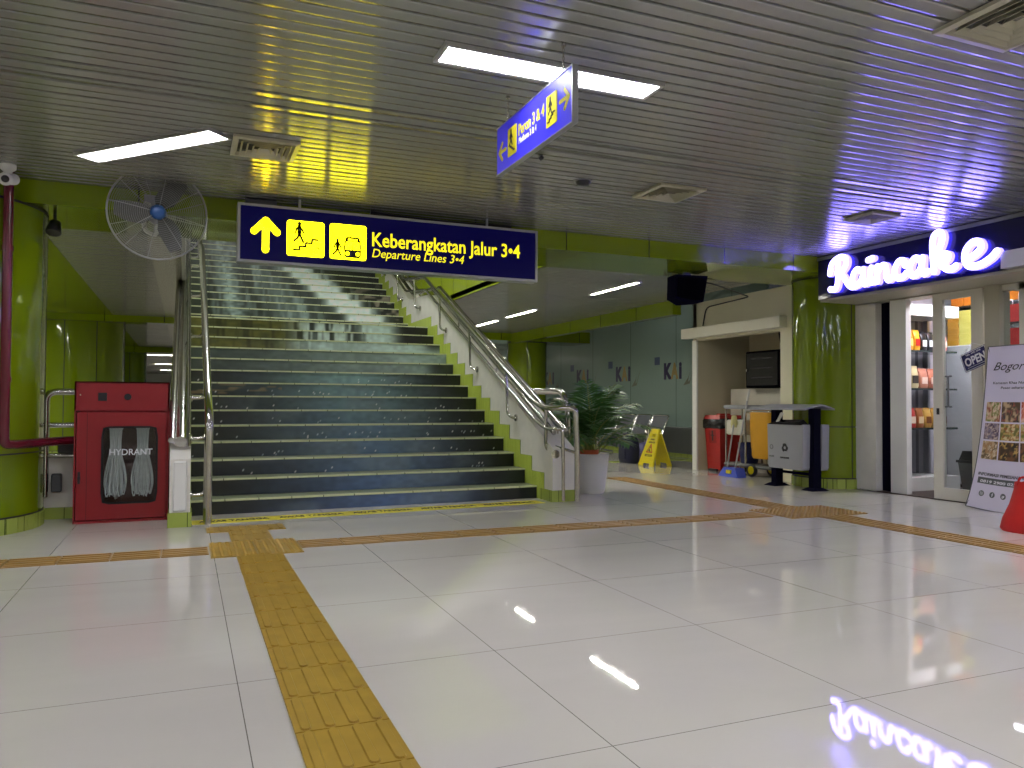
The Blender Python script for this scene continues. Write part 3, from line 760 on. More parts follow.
for x, up in ((.172, False), (.684, True)):
    mb = MB(); pf.rect(mb, x, .055, x + .122, .215, 0, .003, r=.008); q = mb.build('pictogram', M_yel, ps)
    mb = MB(); person_fig(pf, mb, x + .05, .115, .075, .003); stairs_fig(pf, mb, x + .02, .078, .08, .003, up); mb.build('symbol', M_ink, q)
mb = MB(); pf.text(mb, 'Peron 3 & 4', .322, .135, .062, 0, width=.335, bold=.02); mb.build('lettering', M_yel, ps)
mb = MB(); pf.text(mb, 'Platform 3 & 4', .325, .088, .034, 0, width=.235, bold=.012); mb.build('small_lettering', M_textw, ps)
for y in (3.40, 4.115):
    mb = MB(); z = 2.655; k = 0
    while z < HC - .01:   # chain links, turned alternately
        d_ = (1, 0, 0) if k % 2 else (0, 1, 0)
        mb.tube([(1.69 + d_[0] * .006 * math.cos(t), y + d_[1] * .006 * math.cos(t), z + .011 + .013 * math.sin(t)) for t in [math.pi * 2 * i / 8 for i in range(9)]], .0022, 5, caps=False)
        z += .021; k += 1
    mb.tube([(1.69, y, HC - .012), (1.69, y, HC + .004)], .012, 8)
    mb.build('chain', M_steel, ps)

# shop fascia sign
ss_ = thing('shop_sign', 'dark shop fascia sign with glowing white script letters', 'sign', (7.2, 5.6, 2.29))
MB().box((7.0, 4.9, 2.29), (7.62, 7.2, 2.755)).build('panel', M_signpanel, ss_)
MB().box((6.985, 3.2, 2.755), (7.62, 7.21, 2.79)).build('top_trim', M_alu, ss_)
MB().box((7.0, 3.2, 2.62), (7.62, 4.9, 2.755)).build('side_panel', M_signpanel, ss_)
MB().box((6.96, 3.2, 2.30), (7.62, 4.9, 2.46)).build('blank_box', M_shopw, ss_)
MB().box((7.0, 3.2, 2.46), (7.62, 4.9, 2.62)).build('side_panel', M_signpanel, ss_)
MB().box((7.02, 3.2, 2.262), (7.62, 7.19, 2.29)).build('soffit', M_olive, ss_)
lf = Frame((6.93, 7.11, 2.29), (0, -1, 0), (0, 0, 1))
LET = {'R': [[(.02, .305), (.0, .265), (.02, .36), (.07, .41), (.16, .435), (.225, .40), (.225, .33), (.175, .275), (.10, .26)], [(.115, .40), (.115, .25), (.105, .13), (.07, .075), (.0, .085)], [(.13, .26), (.20, .19), (.255, .105), (.315, .065), (.36, .085)]],
       'a': [[(.44, .22), (.375, .255), (.325, .21), (.315, .13), (.35, .075), (.41, .10), (.445, .17), (.455, .245), (.45, .12), (.475, .075), (.51, .095)]],
       'i': [[(.555, .245), (.54, .13), (.56, .08), (.60, .105)], [(.515, .335), (.575, .345)]],
       'n': [[(.635, .245), (.635, .08)], [(.635, .17), (.685, .24), (.73, .235), (.745, .18), (.745, .11), (.775, .075), (.81, .10)]],
       'c': [[(.965, .20), (.955, .245), (.90, .255), (.855, .205), (.845, .13), (.88, .08), (.94, .085), (.985, .12)]],
       'a2': [[(1.145, .22), (1.08, .255), (1.03, .205), (1.02, .13), (1.055, .075), (1.115, .10), (1.15, .17), (1.16, .245), (1.155, .12), (1.18, .075), (1.215, .095)]],
       'k': [[(1.285, .08), (1.275, .20), (1.27, .36), (1.29, .445), (1.345, .465), (1.375, .42), (1.36, .34), (1.31, .25), (1.285, .19)], [(1.29, .17), (1.36, .235), (1.43, .225), (1.42, .175), (1.35, .155), (1.40, .10), (1.455, .075), (1.51, .10)]],
       'e': [[(1.60, .14), (1.69, .17), (1.755, .23), (1.735, .29), (1.67, .295), (1.61, .235), (1.60, .14), (1.645, .075), (1.74, .07), (1.84, .115), (1.90, .17)]]}
for ch, strokes in LET.items():
    mb = MB()
    for st in strokes:
        st = [(x * 1.07 + .165, y * 1.0 + .004) for x, y in st]
        P = [Vector((x, y, 0)) for x, y in st]; out = []
        if len(P) > 2:   # Catmull-Rom through the control points
            for i in range(len(P) - 1):
                a, b, c_, d_ = P[max(i - 1, 0)], P[i], P[i + 1], P[min(i + 2, len(P) - 1)]
                for t in (0, .25, .5, .75): out.append(.5 * (2 * b + (c_ - a) * t + (2 * a - 5 * b + 4 * c_ - d_) * t * t + (3 * b - a - 3 * c_ + d_) * t ** 3))
            out.append(P[-1])
        else: out = P
        lf.stroke(mb, [(p.x, p.y) for p in out], .070, -.045, .005, 0, rnd=True, mside=1)
    lo = mb.build('letter', [M_letter_front, M_letter_side], ss_)
mb = MB()
for x in (.28, .56, .86, 1.08, 1.36, 1.55, 1.96): mb.tube([lf.p(x, .16, -.045), lf.p(x, .16, -.07)], .006, 6)
mb.build('standoff', M_alu, ss_)

# ================================================================== HANDRAILS
def rail_z(Y):   # main handrail height along the stairs
    return .985 + .468 * (Y - 7.6) if Y < 12.0 else (3.04 + .10 * (Y - 12.0) if Y < 13.2 else 3.17 + .5 * (Y - 13.2))
rails = thing('handrail', 'stainless handrail with looped end post right of the stairs, before the potted palm', 'handrail', (3.69, 7.28, 0))
xi = 3.50
top = [(xi, 19.5, rail_z(19.5)), (xi, 13.2, rail_z(13.2)), (xi, 12.0, rail_z(12.0)), (xi, 7.78, rail_z(7.78)), (xi + .03, 7.55, .985), (3.66, 7.34, .985), (3.76, 7.26, .985), (3.775, 7.25, .55), (3.775, 7.25, .02)]
MB().tube(smooth_path(top, .14, 6), .030, 14).build('rail', M_steel, rails)
low = [(xi + .02, 19.5, rail_z(19.5) - .2), (xi + .02, 13.2, rail_z(13.2) - .2), (xi + .02, 12.0, rail_z(12.0) - .2), (xi + .02, 7.75, rail_z(7.75) - .2), (3.55, 7.55, .765), (3.59, 7.38, .765), (3.645, 7.33, .765), (3.65, 7.32, .4), (3.65, 7.32, .02)]
MB().tube(smooth_path(low, .10, 5), .019, 12).build('lower_rail', M_steel, rails)
MB().tube([(xi + .06, 7.56, .97), (xi + .06, 7.56, .62)] + arc((xi + .06, 7.56, .62), (xi + .06, 7.56, .52), (3.63, 7.50, .52), 5), .019, 10).tube([(xi + .06, 7.56, .60), (3.77, 7.26, .52)], .016, 10).lathe([(.045, 0), (.045, .012)], (3.60, 7.395, .50), 18, (0, 1, 0)).build('post', M_steel, rails)
for Yb in (8.39, 9.70, 11.05, 12.45, 13.6, 14.9, 16.2):
    zt = rail_z(Yb + .02)
    p = [(xi, Yb + .16, rail_z(Yb + .16) - .02), (xi, Yb + .12, zt - .22), (xi, Yb + .10, zt - .46), (xi + .02, Yb, zt - .50), (3.56, Yb - .01, zt - .50)]
    MB().tube(smooth_path(p, .07, 4), .016, 10).lathe([(.042, 0), (.042, .012)], (3.553, Yb - .01, zt - .50), 18, (1, 0, 0)).build('bracket', M_steel, rails)
cop = thing('coping_rail', 'pair of stainless pipes on top of the right stair wall', 'handrail', (3.70, 7.45, .56))
for xx, dz, r_ in ((3.64, .10, .028), (3.77, .13, .028)):
    MB().tube([(xx, Y, top_z(Y, 7.40) + dz) for Y in (7.52, 12.0, 13.2, 19.5)], r_, 12).build('pipe', M_steel, cop)
for Y in (7.7, 9.2, 10.7, 12.3, 14.2):
    mb = MB()
    for xx, dz in ((3.64, .10), (3.77, .13)): mb.tube([(xx, Y, top_z(Y, 7.40) - .01), (xx, Y, top_z(Y, 7.40) + dz)], .010, 8)
    mb.build('support', M_steel, cop)
railsL = thing('handrail', 'stainless handrail with upright end pipe left of the stairs', 'handrail', (.185, 7.15, 0))
def rl(Y): return 1.0 + .5 * (Y - 7.22) if Y < 11.6 else 3.19 + (.08 * (Y - 11.6) if Y < 12.8 else .096 + .5 * (Y - 12.8))
MB().tube(smooth_path([(.185, 19, rl(19)), (.185, 12.8, rl(12.8)), (.185, 11.6, rl(11.6)), (.185, 7.36, rl(7.36)), (.195, 7.15, .90), (.188, 7.14, .5), (.188, 7.14, .0)], .16, 6), .036, 14).build('rail', M_steel, railsL)
for zz, Yb in ((.24, 7.20), (.72, 7.22), (1.07, 7.75), (1.75, 9.2), (2.35, 10.5), (2.9, 11.6), (3.3, 13.2)):
    MB().tube(smooth_path([(.052, Yb, zz), (.165, Yb, zz), (.18, Yb, zz + .12)], .05, 4), .016, 10).lathe([(.035, 0), (.035, .01)], (.051, Yb, zz), 16, (1, 0, 0)).build('bracket', M_steel, railsL)
copL = thing('coping_rail', 'stainless pipes rising on top of the left stair wall behind the hydrant box', 'handrail', (-.03, 7.05, .56))
for xx, dz, r_ in ((-.098, .10, .030), (-.028, .085, .052), (.040, .04, .012)):
    MB().tube([(xx, Y, top_z(Y, 7.02) + dz) for Y in (7.13, 12.0, 13.2, 19.5)], r_, 14).build('pipe', M_steel, copL)
for Y in (7.5, 9.0, 10.5, 12.2, 14): MB().tube([(-.085, Y, top_z(Y, 7.02) - .01), (-.085, Y, top_z(Y, 7.02) + .11)], .010, 8).tube([(-.02, Y, top_z(Y, 7.02) - .01), (-.02, Y, top_z(Y, 7.02) + .08)], .010, 8).build('support', M_steel, copL)
out = thing('railing', 'stainless railing end standing behind the right stair wall', 'railing', (4.0, 8.0, 0))
MB().tube(smooth_path([(3.98, 9.6, 0), (3.98, 9.6, 1.19), (3.98, 8.0, 1.17), (4.02, 7.93, .95), (4.02, 7.93, 0.0)], .12, 5), .036, 12).build('rail', M_steel, out)
MB().tube([(3.98, 9.6, .6), (4.02, 7.93, .6)], .02, 10).build('lower_rail', M_steel, out)
out2 = thing('railing', 'thin stainless railing loop behind the palm leaves', 'railing', (5.0, 9.4, 0))
MB().tube(smooth_path([(4.55, 9.5, 0), (4.55, 9.5, 1.09), (5.03, 9.1, 1.09), (5.03, 9.1, 0)], .1, 5), .024, 12).build('rail', M_steel, out2)
pr_ = thing('railing', 'stainless pipe railing on the low wall left of the hydrant box', 'railing', (-1.12, 7.87, .2))
MB().tube(smooth_path([(-1.12, 7.865, .20), (-1.12, 7.865, 1.12), (-.16, 7.865, 1.12)], .09, 5), .028, 12).build('rail', M_steel, pr_)
for z in (.826, .56): MB().tube([(-1.12, 7.865, z), (-.16, 7.865, z)], .022, 12).build('lower_rail', M_steel, pr_)

# ================================================================== LEFT SIDE
hy = thing('hydrant_box', 'red hydrant cabinet with a glazed door beside the stairs', 'hydrant', (-.495, 7.66, 0))
hx0, hx1, hyf, hyb, hh = -.862, -.128, 7.50, 7.80, 1.205
mb = MB()
for a, b in (((hx0, hyf, 0), (hx0 + .012, hyb, hh)), ((hx1 - .012, hyf, 0), (hx1, hyb, hh)), ((hx0, hyb - .012, 0), (hx1, hyb, hh)), ((hx0, hyf, hh - .012), (hx1, hyb, hh)), ((hx0, hyf, 0), (hx1, hyb, .02)), ((hx0, hyf, .955), (hx1, hyf + .012, hh))): mb.box(a, b)
mb.build('body', M_red, hy)
hf = Frame((hx0, hyf, 0), (1, 0, 0), (0, 0, 1))
# door with a rounded window opening
mb = MB(); N = 40
dx0, dz0, dx1, dz1 = .02, .03, .714, .945; wx0, wz0, wx1, wz1, wr = .215, .165, .640, .815, .05
inner = []
for k in range(N):
    t = 2 * math.pi * k / N + math.pi / 4; c, s_ = math.cos(t), math.sin(t); m_ = max(abs(c), abs(s_)); c, s_ = c / m_, s_ / m_
    ix, iz = (wx0 + wx1) / 2 + c * (wx1 - wx0) / 2, (wz0 + wz1) / 2 + s_ * (wz1 - wz0) / 2
    if abs(c) > .8 and abs(s_) > .8: ix -= math.copysign(.012, c); iz -= math.copysign(.012, s_)
    inner.append((ix, iz, (dx0 + dx1) / 2 + c * (dx1 - dx0) / 2, (dz0 + dz1) / 2 + s_ * (dz1 - dz0) / 2))
vs = [hf.p(a, b, .006) for a, b, _, _ in inner] + [hf.p(a, b, .006) for _, _, a, b in inner] + [hf.p(a, b, -.012) for a, b, _, _ in inner] + [hf.p(a, b, -.012) for _, _, a, b in inner]
fs = []
for k in range(N):
    j = (k + 1) % N; fs += [(k, N + k, N + j, j), (k, j, 2 * N + j, 2 * N + k), (N + k, 3 * N + k, 3 * N + j, N + j)]
mb.add(vs, fs); door = mb.build('door', M_red, hy)
mb = MB(); hf.stroke(mb, [(a, b) for a, b, _, _ in inner] + [inner[0][:2]], .016, .004, .012); mb.build('gasket', M_black, door)
mb = MB(); hf.rect(mb, wx0, wz0, wx1, wz1, -.004, 0); mb.build('window_pane', M_glass, door)
mb = MB(); hf.text(mb, 'HYDRANT', (wx0 + wx1) / 2 + .01, .575, .052, .001, width=.335, bold=.012, align='CENTER'); mb.build('lettering', M_textw, door)
mb = MB(); hf.rect(mb, .035, .34, .052, .44, .006, .016); hf.disc(mb, .044, .39, .012, .016, .024); mb.build('latch', M_dark, door)
mb = MB()
for a, b in (((0, 0), (0, hh)),): pass
hf.rect(mb, .098, .03, .102, .94, .006, .0066); mb.build('seam', mat('hydrant_seam', (70, 8, 12), .6), door)
mb = MB(); hf.rect(mb, .178, 1.04, .245, 1.11, 0, .006); mb.build('indicator_window', M_dark, hy)
mb = MB(); hf.disc(mb, .405, 1.075, .028, 0, .01); mb.build('alarm_button', M_dark, hy)
mb = MB(); hf.disc(mb, .045, 1.09, .006, 0, .004); mb.build('screw', M_chrome, hy)
mb = MB(); mb.box((hx0 + .10, hyf + .22, .1), (hx1 - .05, hyf + .23, .9)); mb.build('lining', M_hydin, hy)
hose = MB(); hrnd = random.Random(4)
for cx in (.315, .525):
    for k in range(13):
        q = (k - 6) / 6; x = cx + .088 * q; zb = .20 + .05 * q * q + hrnd.uniform(-.015, .02); yo = .05 + .016 * (k % 3)
        pts = [hf.p(cx + .045 * q, .81, -yo), hf.p(cx + .035 * q + hrnd.uniform(-.004, .004), .62, -yo - .01), hf.p(cx + .075 * q, .45, -yo), hf.p(x, zb + .08, -yo), hf.p(x - .02 * q, zb, -yo - .01)]
        sp_ = smooth_path(pts, .06, 3); hose.tube(sp_, [.0065 if i < len(sp_) - 1 else .003 for i in range(len(sp_))], 6)
    for k in range(5):   # loops drawn open in front of the folds
        q = (k - 2) / 2.2; hose.tube(smooth_path([hf.p(cx + .03 * q, .60, -.035), hf.p(cx + .07 * q - .02, .30, -.032), hf.p(cx + .07 * q, .19 + .02 * k % .03, -.035), hf.p(cx + .07 * q + .025, .32, -.038), hf.p(cx + .03 * q + .012, .58, -.04)], .05, 3), .005, 6)
    hose.tube([hf.p(cx - .055, .81, -.06), hf.p(cx + .055, .81, -.06)], .016, 8)
tag(hose.build('fire_hose', M_hose, None, (-.45, 7.56, .2)), 'white canvas fire hose folded in two bundles behind the hydrant glass', 'hose')
rp = thing('standpipe', 'dark red water pipe running down the left green column', 'pipe', (-1.25, 6.94, 2.8))
MB().tube(smooth_path([(-1.262, 6.94, HC + .01), (-1.262, 6.94, .705), (-1.20, 7.05, .700), (-.95, 7.60, .700), (-.866, 7.64, .700)], .09, 6), .036, 16).build('pipe', M_redpipe, rp)
for z in (2.2, 1.2): MB().tube([(-1.262, 6.94, z - .02), (-1.262, 6.94, z + .02)], .041, 16).build('clamp', M_redpipe, rp)
tag(MB().bevbox((-1.07, 7.84, .24), (-.99, 7.90, .40), .01).build('junction_box', M_greyd, None, (-1.03, 7.87, .24)), 'small grey junction box on the low white wall', 'junction box')
tag(MB().bevbox((-1.02, 7.80, .58), (-.87, 7.845, .68), .01).build('junction_box', M_dark, None, (-.95, 7.82, .58)), 'black box behind the red pipe beside the hydrant cabinet', 'junction box')
cc = thing('security_camera', 'white security camera under the ceiling above the red pipe', 'camera', (-1.245, 6.80, HC))
MB().lathe([(.055, .0), (.055, -.03), (.03, -.05), (.025, -.09)], (-1.245, 6.80, HC), 20).build('mount', M_white, cc)
MB().tube([(-1.215, 6.86, HC - .09), (-1.245, 6.74, HC - .12)], .042, 16).build('body', M_white, cc)
MB().lathe([(.048, 0), (.048, .02), (.03, .022)], (-1.245, 6.735, HC - .122), 20, (0, -1, -.25)).build('lens_hood', M_white, cc)
MB().lathe([(.028, 0), (.001, .012)], (-1.245, 6.714, HC - .127), 16, (0, -1, -.25)).build('lens', M_dark, cc)
sp = thing('spotlight', 'black spotlight hanging from the beam at the left column', 'spotlight', (-1.03, 7.5, HB))
MB().tube([(-1.03, 7.5, HB + .002), (-1.03, 7.5, HB - .08)], .014, 10).build('stem', M_dark, sp)
MB().lathe([(.02, .07), (.045, .05), (.062, -.05), (.055, -.055)], (-1.03, 7.48, HB - .13), 20, (.1, .4, 1)).build('head', M_dark, sp)

# wall fan on the beam
FC = Vector((-.222, 6.84, 2.545)); fd = Vector((.06, -1, -.10)).normalized()
fan = thing('wall_fan', 'round wire-caged fan with a blue hub mounted on the green beam', 'fan', (FC.x, 7.2, FC.z))
fx = Vector((1, 0, 0)); fx = (fx - fd * fx.dot(fd)).normalized(); fy = fd.cross(fx) * -1
FR = .365
def fp(r, t, h): return FC + (fx * math.cos(t) + fy * math.sin(t)) * r + fd * h
for nm, sg in (('front_grille', 1), ('rear_grille', -1)):
    mb = MB(); prof = lambda r: sg * (.015 + .075 * (1 - (r / FR) ** 3))
    for k in range(20):
        r = .075 + (FR - .08) * k / 19.0
        mb.tube([fp(r, 2 * math.pi * j / 40, prof(r)) for j in range(41)], .0014, 4, caps=False)
    for k in range(8 if sg > 0 else 12):
        t = 2 * math.pi * k / (8 if sg > 0 else 12) + .2
        mb.tube([fp(r, t, prof(r)) for r in (.05, .12, .2, .28, FR)], .0026, 5)
    mb.build(nm, M_fanmetal, fan)
MB().tube([fp(FR, 2 * math.pi * j / 48, 0) for j in range(49)], .008, 8, caps=False).build('rim', M_fanmetal, fan)
MB().lathe([(.055, .088), (.052, .10), (.03, .108), (.001, .11)], FC, 24, fd).lathe([(.055, .088), (.06, .084)], FC, 24, fd).build('hub_cap', M_fanblue, fan)
MB().lathe([(.03, -.10), (.03, .085)], FC, 16, fd).build('hub', M_greyd, fan)
for k in range(3):
    t0 = 2 * math.pi * k / 3 + .9; vs = []; n = 7
    for i in range(n):
        r = .035 + .285 * i / (n - 1); wd = .25 + .55 * math.sin(math.pi * min(1, .25 + .6 * i / (n - 1)))
        a_ = wd * .055 / max(r, .06) * 1.9
        for s_, h in ((-1, -.035), (0, .0), (1, .035)):
            vs.append(fp(r, t0 + s_ * min(a_, .62) + .25 * i / n, h - .012))
    fs = [(i * 3 + j, i * 3 + j + 1, i * 3 + j + 4, i * 3 + j + 3) for i in range(n - 1) for j in range(2)]
    mb = MB(); mb.add(vs, fs, 0, True); mb.add([p - fd * .003 for p in vs], [tuple(reversed(f)) for f in fs], 0, True)
    mb.build('blade', M_fanblade, fan)
MB().lathe([(.055, -.19), (.075, -.17), (.075, -.09), (.05, -.08)], FC, 24, fd).build('motor', M_grey, fan)
mb = MB(); mp = FC - fd * .14
mb.tube(smooth_path([tuple(mp + Vector((-.085, 0, .10))), tuple(mp + Vector((-.10, -.0, -.13))), tuple(mp + Vector((.0, .02, -.17))), tuple(mp + Vector((0, .0, -.06)))], .05, 4), .018, 10)
mb.tube([tuple(mp + Vector((-.09, 0, .06))), (-.30, 7.19, 2.69)], .018, 10); mb.tube([tuple(mp + Vector((0, .02, -.10))), (-.25, 7.19, 2.66)], .016, 8)
mb.build('bracket', M_white, fan)
MB().bevbox((-.34, 7.18, HB + .02), (-.20, 7.20, HC - .03), .005).build('wall_plate', M_grey, fan)

# ================================================================== CEILING FITTINGS
def vent(label, cx, cy_, half, z=HC):
    t = thing('ceiling_vent', label, 'air vent', (cx, cy_, z), 'square air vents in the slatted ceiling')
    mb = MB()
    def loop(mb, h0, z0, h1, z1):
        vs = [(cx + a * h, cy_ + b * h, zz) for h, zz in ((h0, z0), (h1, z1)) for a, b in ((-1, -1), (1, -1), (1, 1), (-1, 1))]
        mb.add(vs, [(k, (k + 1) % 4, (k + 1) % 4 + 4, k + 4) for k in range(4)])
    loop(mb, half, z - .004, half, z - .022); loop(mb, half, z - .022, half * .86, z - .028); loop(mb, half * .86, z - .028, half * .80, z + .004)
    mb.build('frame', M_vent, t)
    for k, h in enumerate((.74, .56, .38, .20)):
        mb = MB(); loop(mb, half * h, z - .030, half * (h - .07), z - .002); loop(mb, half * (h + .015), z - .030, half * h, z - .030); mb.build('louvre', M_vent, t)
    MB().box((cx - half * .84, cy_ - half * .84, z - .001), (cx + half * .84, cy_ + half * .84, z + .003)).build('duct', M_ventdark, t)
vent('square air vent between the wall fan and the long navy sign', .485, 5.60, .215)
vent('square air vent in the middle of the slatted ceiling, nearest the rear room', 3.69, 5.45, .22)
vent('square air vent in the violet glow before the shop sign', 5.92, 5.42, .18)
vent('large square air vent at the upper corner of the hall ceiling', 3.46, 2.34, .245)
sd = thing('smoke_detector', 'small dark smoke detector on the slatted ceiling', 'smoke detector', (2.888, 5.456, HC))
MB().lathe([(.06, 0), (.06, -.015), (.045, -.035), (.001, -.04)], (2.888, 5.456, HC), 20).build('body', M_dark, sd)
MB().lathe([(.075, .004), (.075, -.006)], (2.888, 5.456, HC), 20).build('base', M_greyd, sd)
tag(MB().tube([(2.3, 5.0, HC - .01), (2.32, 5.0, HC - .03)], .02, 10).build('sprinkler', M_dark, None, (2.3, 5.0, HC - .02)), 'tiny sprinkler nozzle on the ceiling right of the blue hanging sign', 'sprinkler')
cd = thing('cable_conduit', 'dark cable conduit lying above the long navy sign', 'conduit', (2.1, 7.1, HC - .05))
MB().tube([(1.55, 7.10, HC - .02), (1.75, 7.08, HC - .045), (2.3, 7.07, HC - .055), (2.95, 7.10, HC - .03)], .026, 10).build('pipe', M_dark, cd)
MB().tube([(0.45, 7.1, HC - .03), (.6, 7.05, HC - .075), (.75, 7.1, HC - .03), (.95, 7.04, HC - .085), (1.2, 7.05, HC - .08), (1.3, 7.1, HC - .02)], .006, 6).build('cable', M_dark, cd)
MB().bevbox((.46, 7.06, HC - .06), (.72, 7.14, HC - .005), .008).build('junction_box', M_greyd, cd)
spk = thing('loudspeaker', 'dark navy loudspeaker box hung under the green beam', 'loudspeaker', (5.62, 8.05, HB))
MB().prism([(5.42, 7.86, HB - .03), (5.44, 7.90, HB - .30), (5.60, 7.93, HB - .36), (5.82, 7.86, HB - .34), (5.84, 7.80, HB - .03)], (.04, .24, 0)).build('cabinet', M_darknavy, spk)
MB().prism([(5.45, 7.855, HB - .06), (5.46, 7.89, HB - .28), (5.60, 7.92, HB - .335), (5.80, 7.85, HB - .315), (5.815, 7.795, HB - .06)], (-.002, -.012, 0)).build('front_grille', M_matte, spk)
MB().box((5.58, 7.95, HB - .05), (5.70, 8.05, HB + .002)).build('mount', M_dark, spk)
tag(MB().tube(smooth_path([(5.70, 8.10, HB - .015), (6.3, 8.3, HB - .03), (KX - .02, 8.9, HB - .06), (KX - .02, 9.9, HB - .10), (KX - .02, 9.98, 2.24)], .1, 4), .010, 8).build('cable', M_dark, None, (6.3, 8.3, HB)), 'thin dark cable from the loudspeaker to the kiosk lintel', 'cable')

# ================================================================== PLANT
pc = (4.35, 8.02)
pt = thing('potted_palm', 'areca palm in a white pot behind the handrail end post', 'plant', (pc[0], pc[1], 0))
MB().lathe([(.150, 0), (.165, .02), (.205, .34), (.212, .43), (.216, .455), (.200, .455), (.195, .40), (.001, .39)], (pc[0], pc[1], 0), 36).build('pot', M_pot, pt)
MB().lathe([(.12, .38), (.135, .50), (.142, .50), (.125, .39)], (pc[0] - .05, pc[1], 0), 24, cap=False).build('inner_pot', M_terracotta, pt)
MB().lathe([(.19, .385), (.16, .41), (.08, .425), (.001, .43)], (pc[0], pc[1], 0), 20).build('soil', M_soil, pt)
prn = random.Random(21)
def frond(az, lean, length, droop, base):
    mb = MB(); pts = []; d = Vector((math.cos(az), math.sin(az), 0)); n = 16
    p = Vector((pc[0] + base[0], pc[1] + base[1], .40)); ang = lean; stp = length / n
    for i in range(n + 1):
        pts.append(p.copy()); ang2 = ang + droop * (i / n) ** 1.6
        p = p + (d * math.sin(ang2) + Vector((0, 0, 1)) * math.cos(ang2)) * stp
    mb.tube(pts, [.008 * (1 - .8 * i / n) + .0012 for i in range(n + 1)], 5, 1)
    side = d.cross(Vector((0, 0, 1)))
    for i in range(5, n):
        for half in (0, .5):
            k = (i + half - 5) / (n - 5); p = pts[i].lerp(pts[i + 1], half); t = (pts[i + 1] - pts[i]).normalized(); nrm = side.cross(t)
            L_ = length * .38 * (math.sin(math.pi * min(1, .22 + .74 * k)) ** .7) * prn.uniform(.85, 1.1); w = .013
            for sg in (-1, 1):
                dr = (side * sg * .80 + t * .55 - Vector((0, 0, 1)) * prn.uniform(.05, .35) + nrm * .15).normalized()
                a = p; m_ = a + dr * L_ * .5; e = a + dr * L_ - Vector((0, 0, .10 * L_ + .02)); wv = dr.cross(nrm).normalized() * w
                mb.add([a - wv * .3, a + wv * .3, m_ + wv, e, m_ - wv], [(0, 1, 2, 4), (4, 2, 3)], 0)
    return mb.build('frond', [M_leaf, M_stemp], pt)
for az, lean, ln, dr in ((-.35, .30, 1.0, 1.35), (.15, .15, 1.0, 1.1), (.7, .35, .95, 1.2), (1.3, .2, .95, 1.0), (2.0, .3, .95, 1.2), (2.6, .35, .9, 1.5), (3.1, .5, .88, 1.75), (3.55, .35, .9, 1.5), (3.9, .6, .85, 2.0), (4.4, .3, .9, 1.3), (4.9, .4, .9, 1.4), (5.4, .15, .98, .9), (5.8, .5, .85, 1.6), (0.4, .6, .8, 1.5), (1.7, .05, 1.0, .5), (4.1, .10, .95, .8), (2.3, .65, .75, 1.6), (5.1, .75, .7, 1.5), (0.0, .08, 1.02, .9), (3.3, .2, .95, 1.2), (3.5, .95, .80, 1.5), (3.9, .85, .82, 1.3), (-.1, .8, .8, 1.2)):
    frond(az, lean, ln * .95, dr, (prn.uniform(-.07, .07), prn.uniform(-.07, .07)))

# ================================================================== KIOSK CORNER
# red pedal bin with a black liner
rb = thing('waste_bin', 'red plastic bin with a black liner folded over its rim', 'bin', (7.73, 9.94, 0))
MB().frustum((7.73, 9.94, .02), (.175, .155), (7.73, 9.94, .80), (.215, .195)).build('body', M_binred, rb)
mb = MB(); rr = random.Random(2)
for zz, o_ in ((.66, .012), (.70, .022), (.76, .026), (.81, .014)): pass
ringp = []
for zz, o_ in ((.655, .004), (.67, .022), (.72, .028), (.78, .026), (.815, .008)):
    hx, hy_ = .205 + o_, .185 + o_
    ringp.append([(7.73 + sx * hx + rr.uniform(-.006, .006), 9.94 + sy_ * hy_ + rr.uniform(-.006, .006), zz + rr.uniform(-.01, .01)) for sx, sy_ in ((-1, -1), (-.33, -1), (.33, -1), (1, -1), (1, -.33), (1, .33), (1, 1), (.33, 1), (-.33, 1), (-1, 1), (-1, .33), (-1, -.33))])
vs = [p for r_ in ringp for p in r_]; fs = [(i * 12 + j, i * 12 + (j + 1) % 12, (i + 1) * 12 + (j + 1) % 12, (i + 1) * 12 + j) for i in range(4) for j in range(12)]
mb.add(vs, fs, 0, True).build('liner', M_bag, rb)
MB().frustum((7.73, 9.94, .80), (.225, .205), (7.73, 9.94, .86), (.20, .18)).frustum((7.73, 9.94, .86), (.10, .06), (7.73, 9.94, .885), (.08, .05)).build('lid', M_binred, rb)
MB().bevbox((7.515, 9.84, .0), (7.565, 10.04, .035), .008).build('pedal', M_dark, rb)
bf = Frame((7.539, 9.94, .30), (0, -1, .0), (-.051, 0, 1)); mb = MB()
bf.rect(mb, -.09, .13, .09, .33, -.004, .0015, r=.02); mb.build('emblem', mat('bin_emblem', (140, 22, 20), .45), rb)
mb = MB(); bf.stroke(mb, [(0, .18), (0, .28)], .03, 0, .003, rnd=True); bf.disc(mb, .0, .305, .02, 0, .003); bf.stroke(mb, [(-.04, .25), (.04, .25)], .014, 0, .003); mb.build('symbol', M_dark, rb)

# wall cabinet and dark equipment cabinet in the recess
cab = thing('cabinet', 'pale grey cabinet standing in the kiosk recess under the black equipment case', 'cabinet', (8.15, 9.15, 0))
MB().box((8.0, 8.40, 0), (8.42, 10.1, 1.27)).build('body', M_shopframe, cab)
for y0, y1 in ((8.42, 9.24), (9.26, 10.08)):
    dd = MB().box((7.985, y0, .06), (8.0, y1, 1.02)).build('door', M_shopframe, cab)
    MB().tube([(7.97, (y0 + y1) / 2 - .06, .9), (7.97, (y0 + y1) / 2 + .06, .9)], .008, 8).build('handle', M_steel, dd)
MB().box((7.985, 8.42, 1.05), (8.0, 10.08, 1.22)).build('drawer', M_shopframe, cab)
eq = thing('equipment_cabinet', 'black equipment case with a glossy glass front on the grey cabinet', 'equipment cabinet', (8.1, 9.05, 1.27))
MB().bevbox((7.80, 8.62, 1.275), (8.38, 9.50, 1.82), .012).build('body', M_matte, eq)
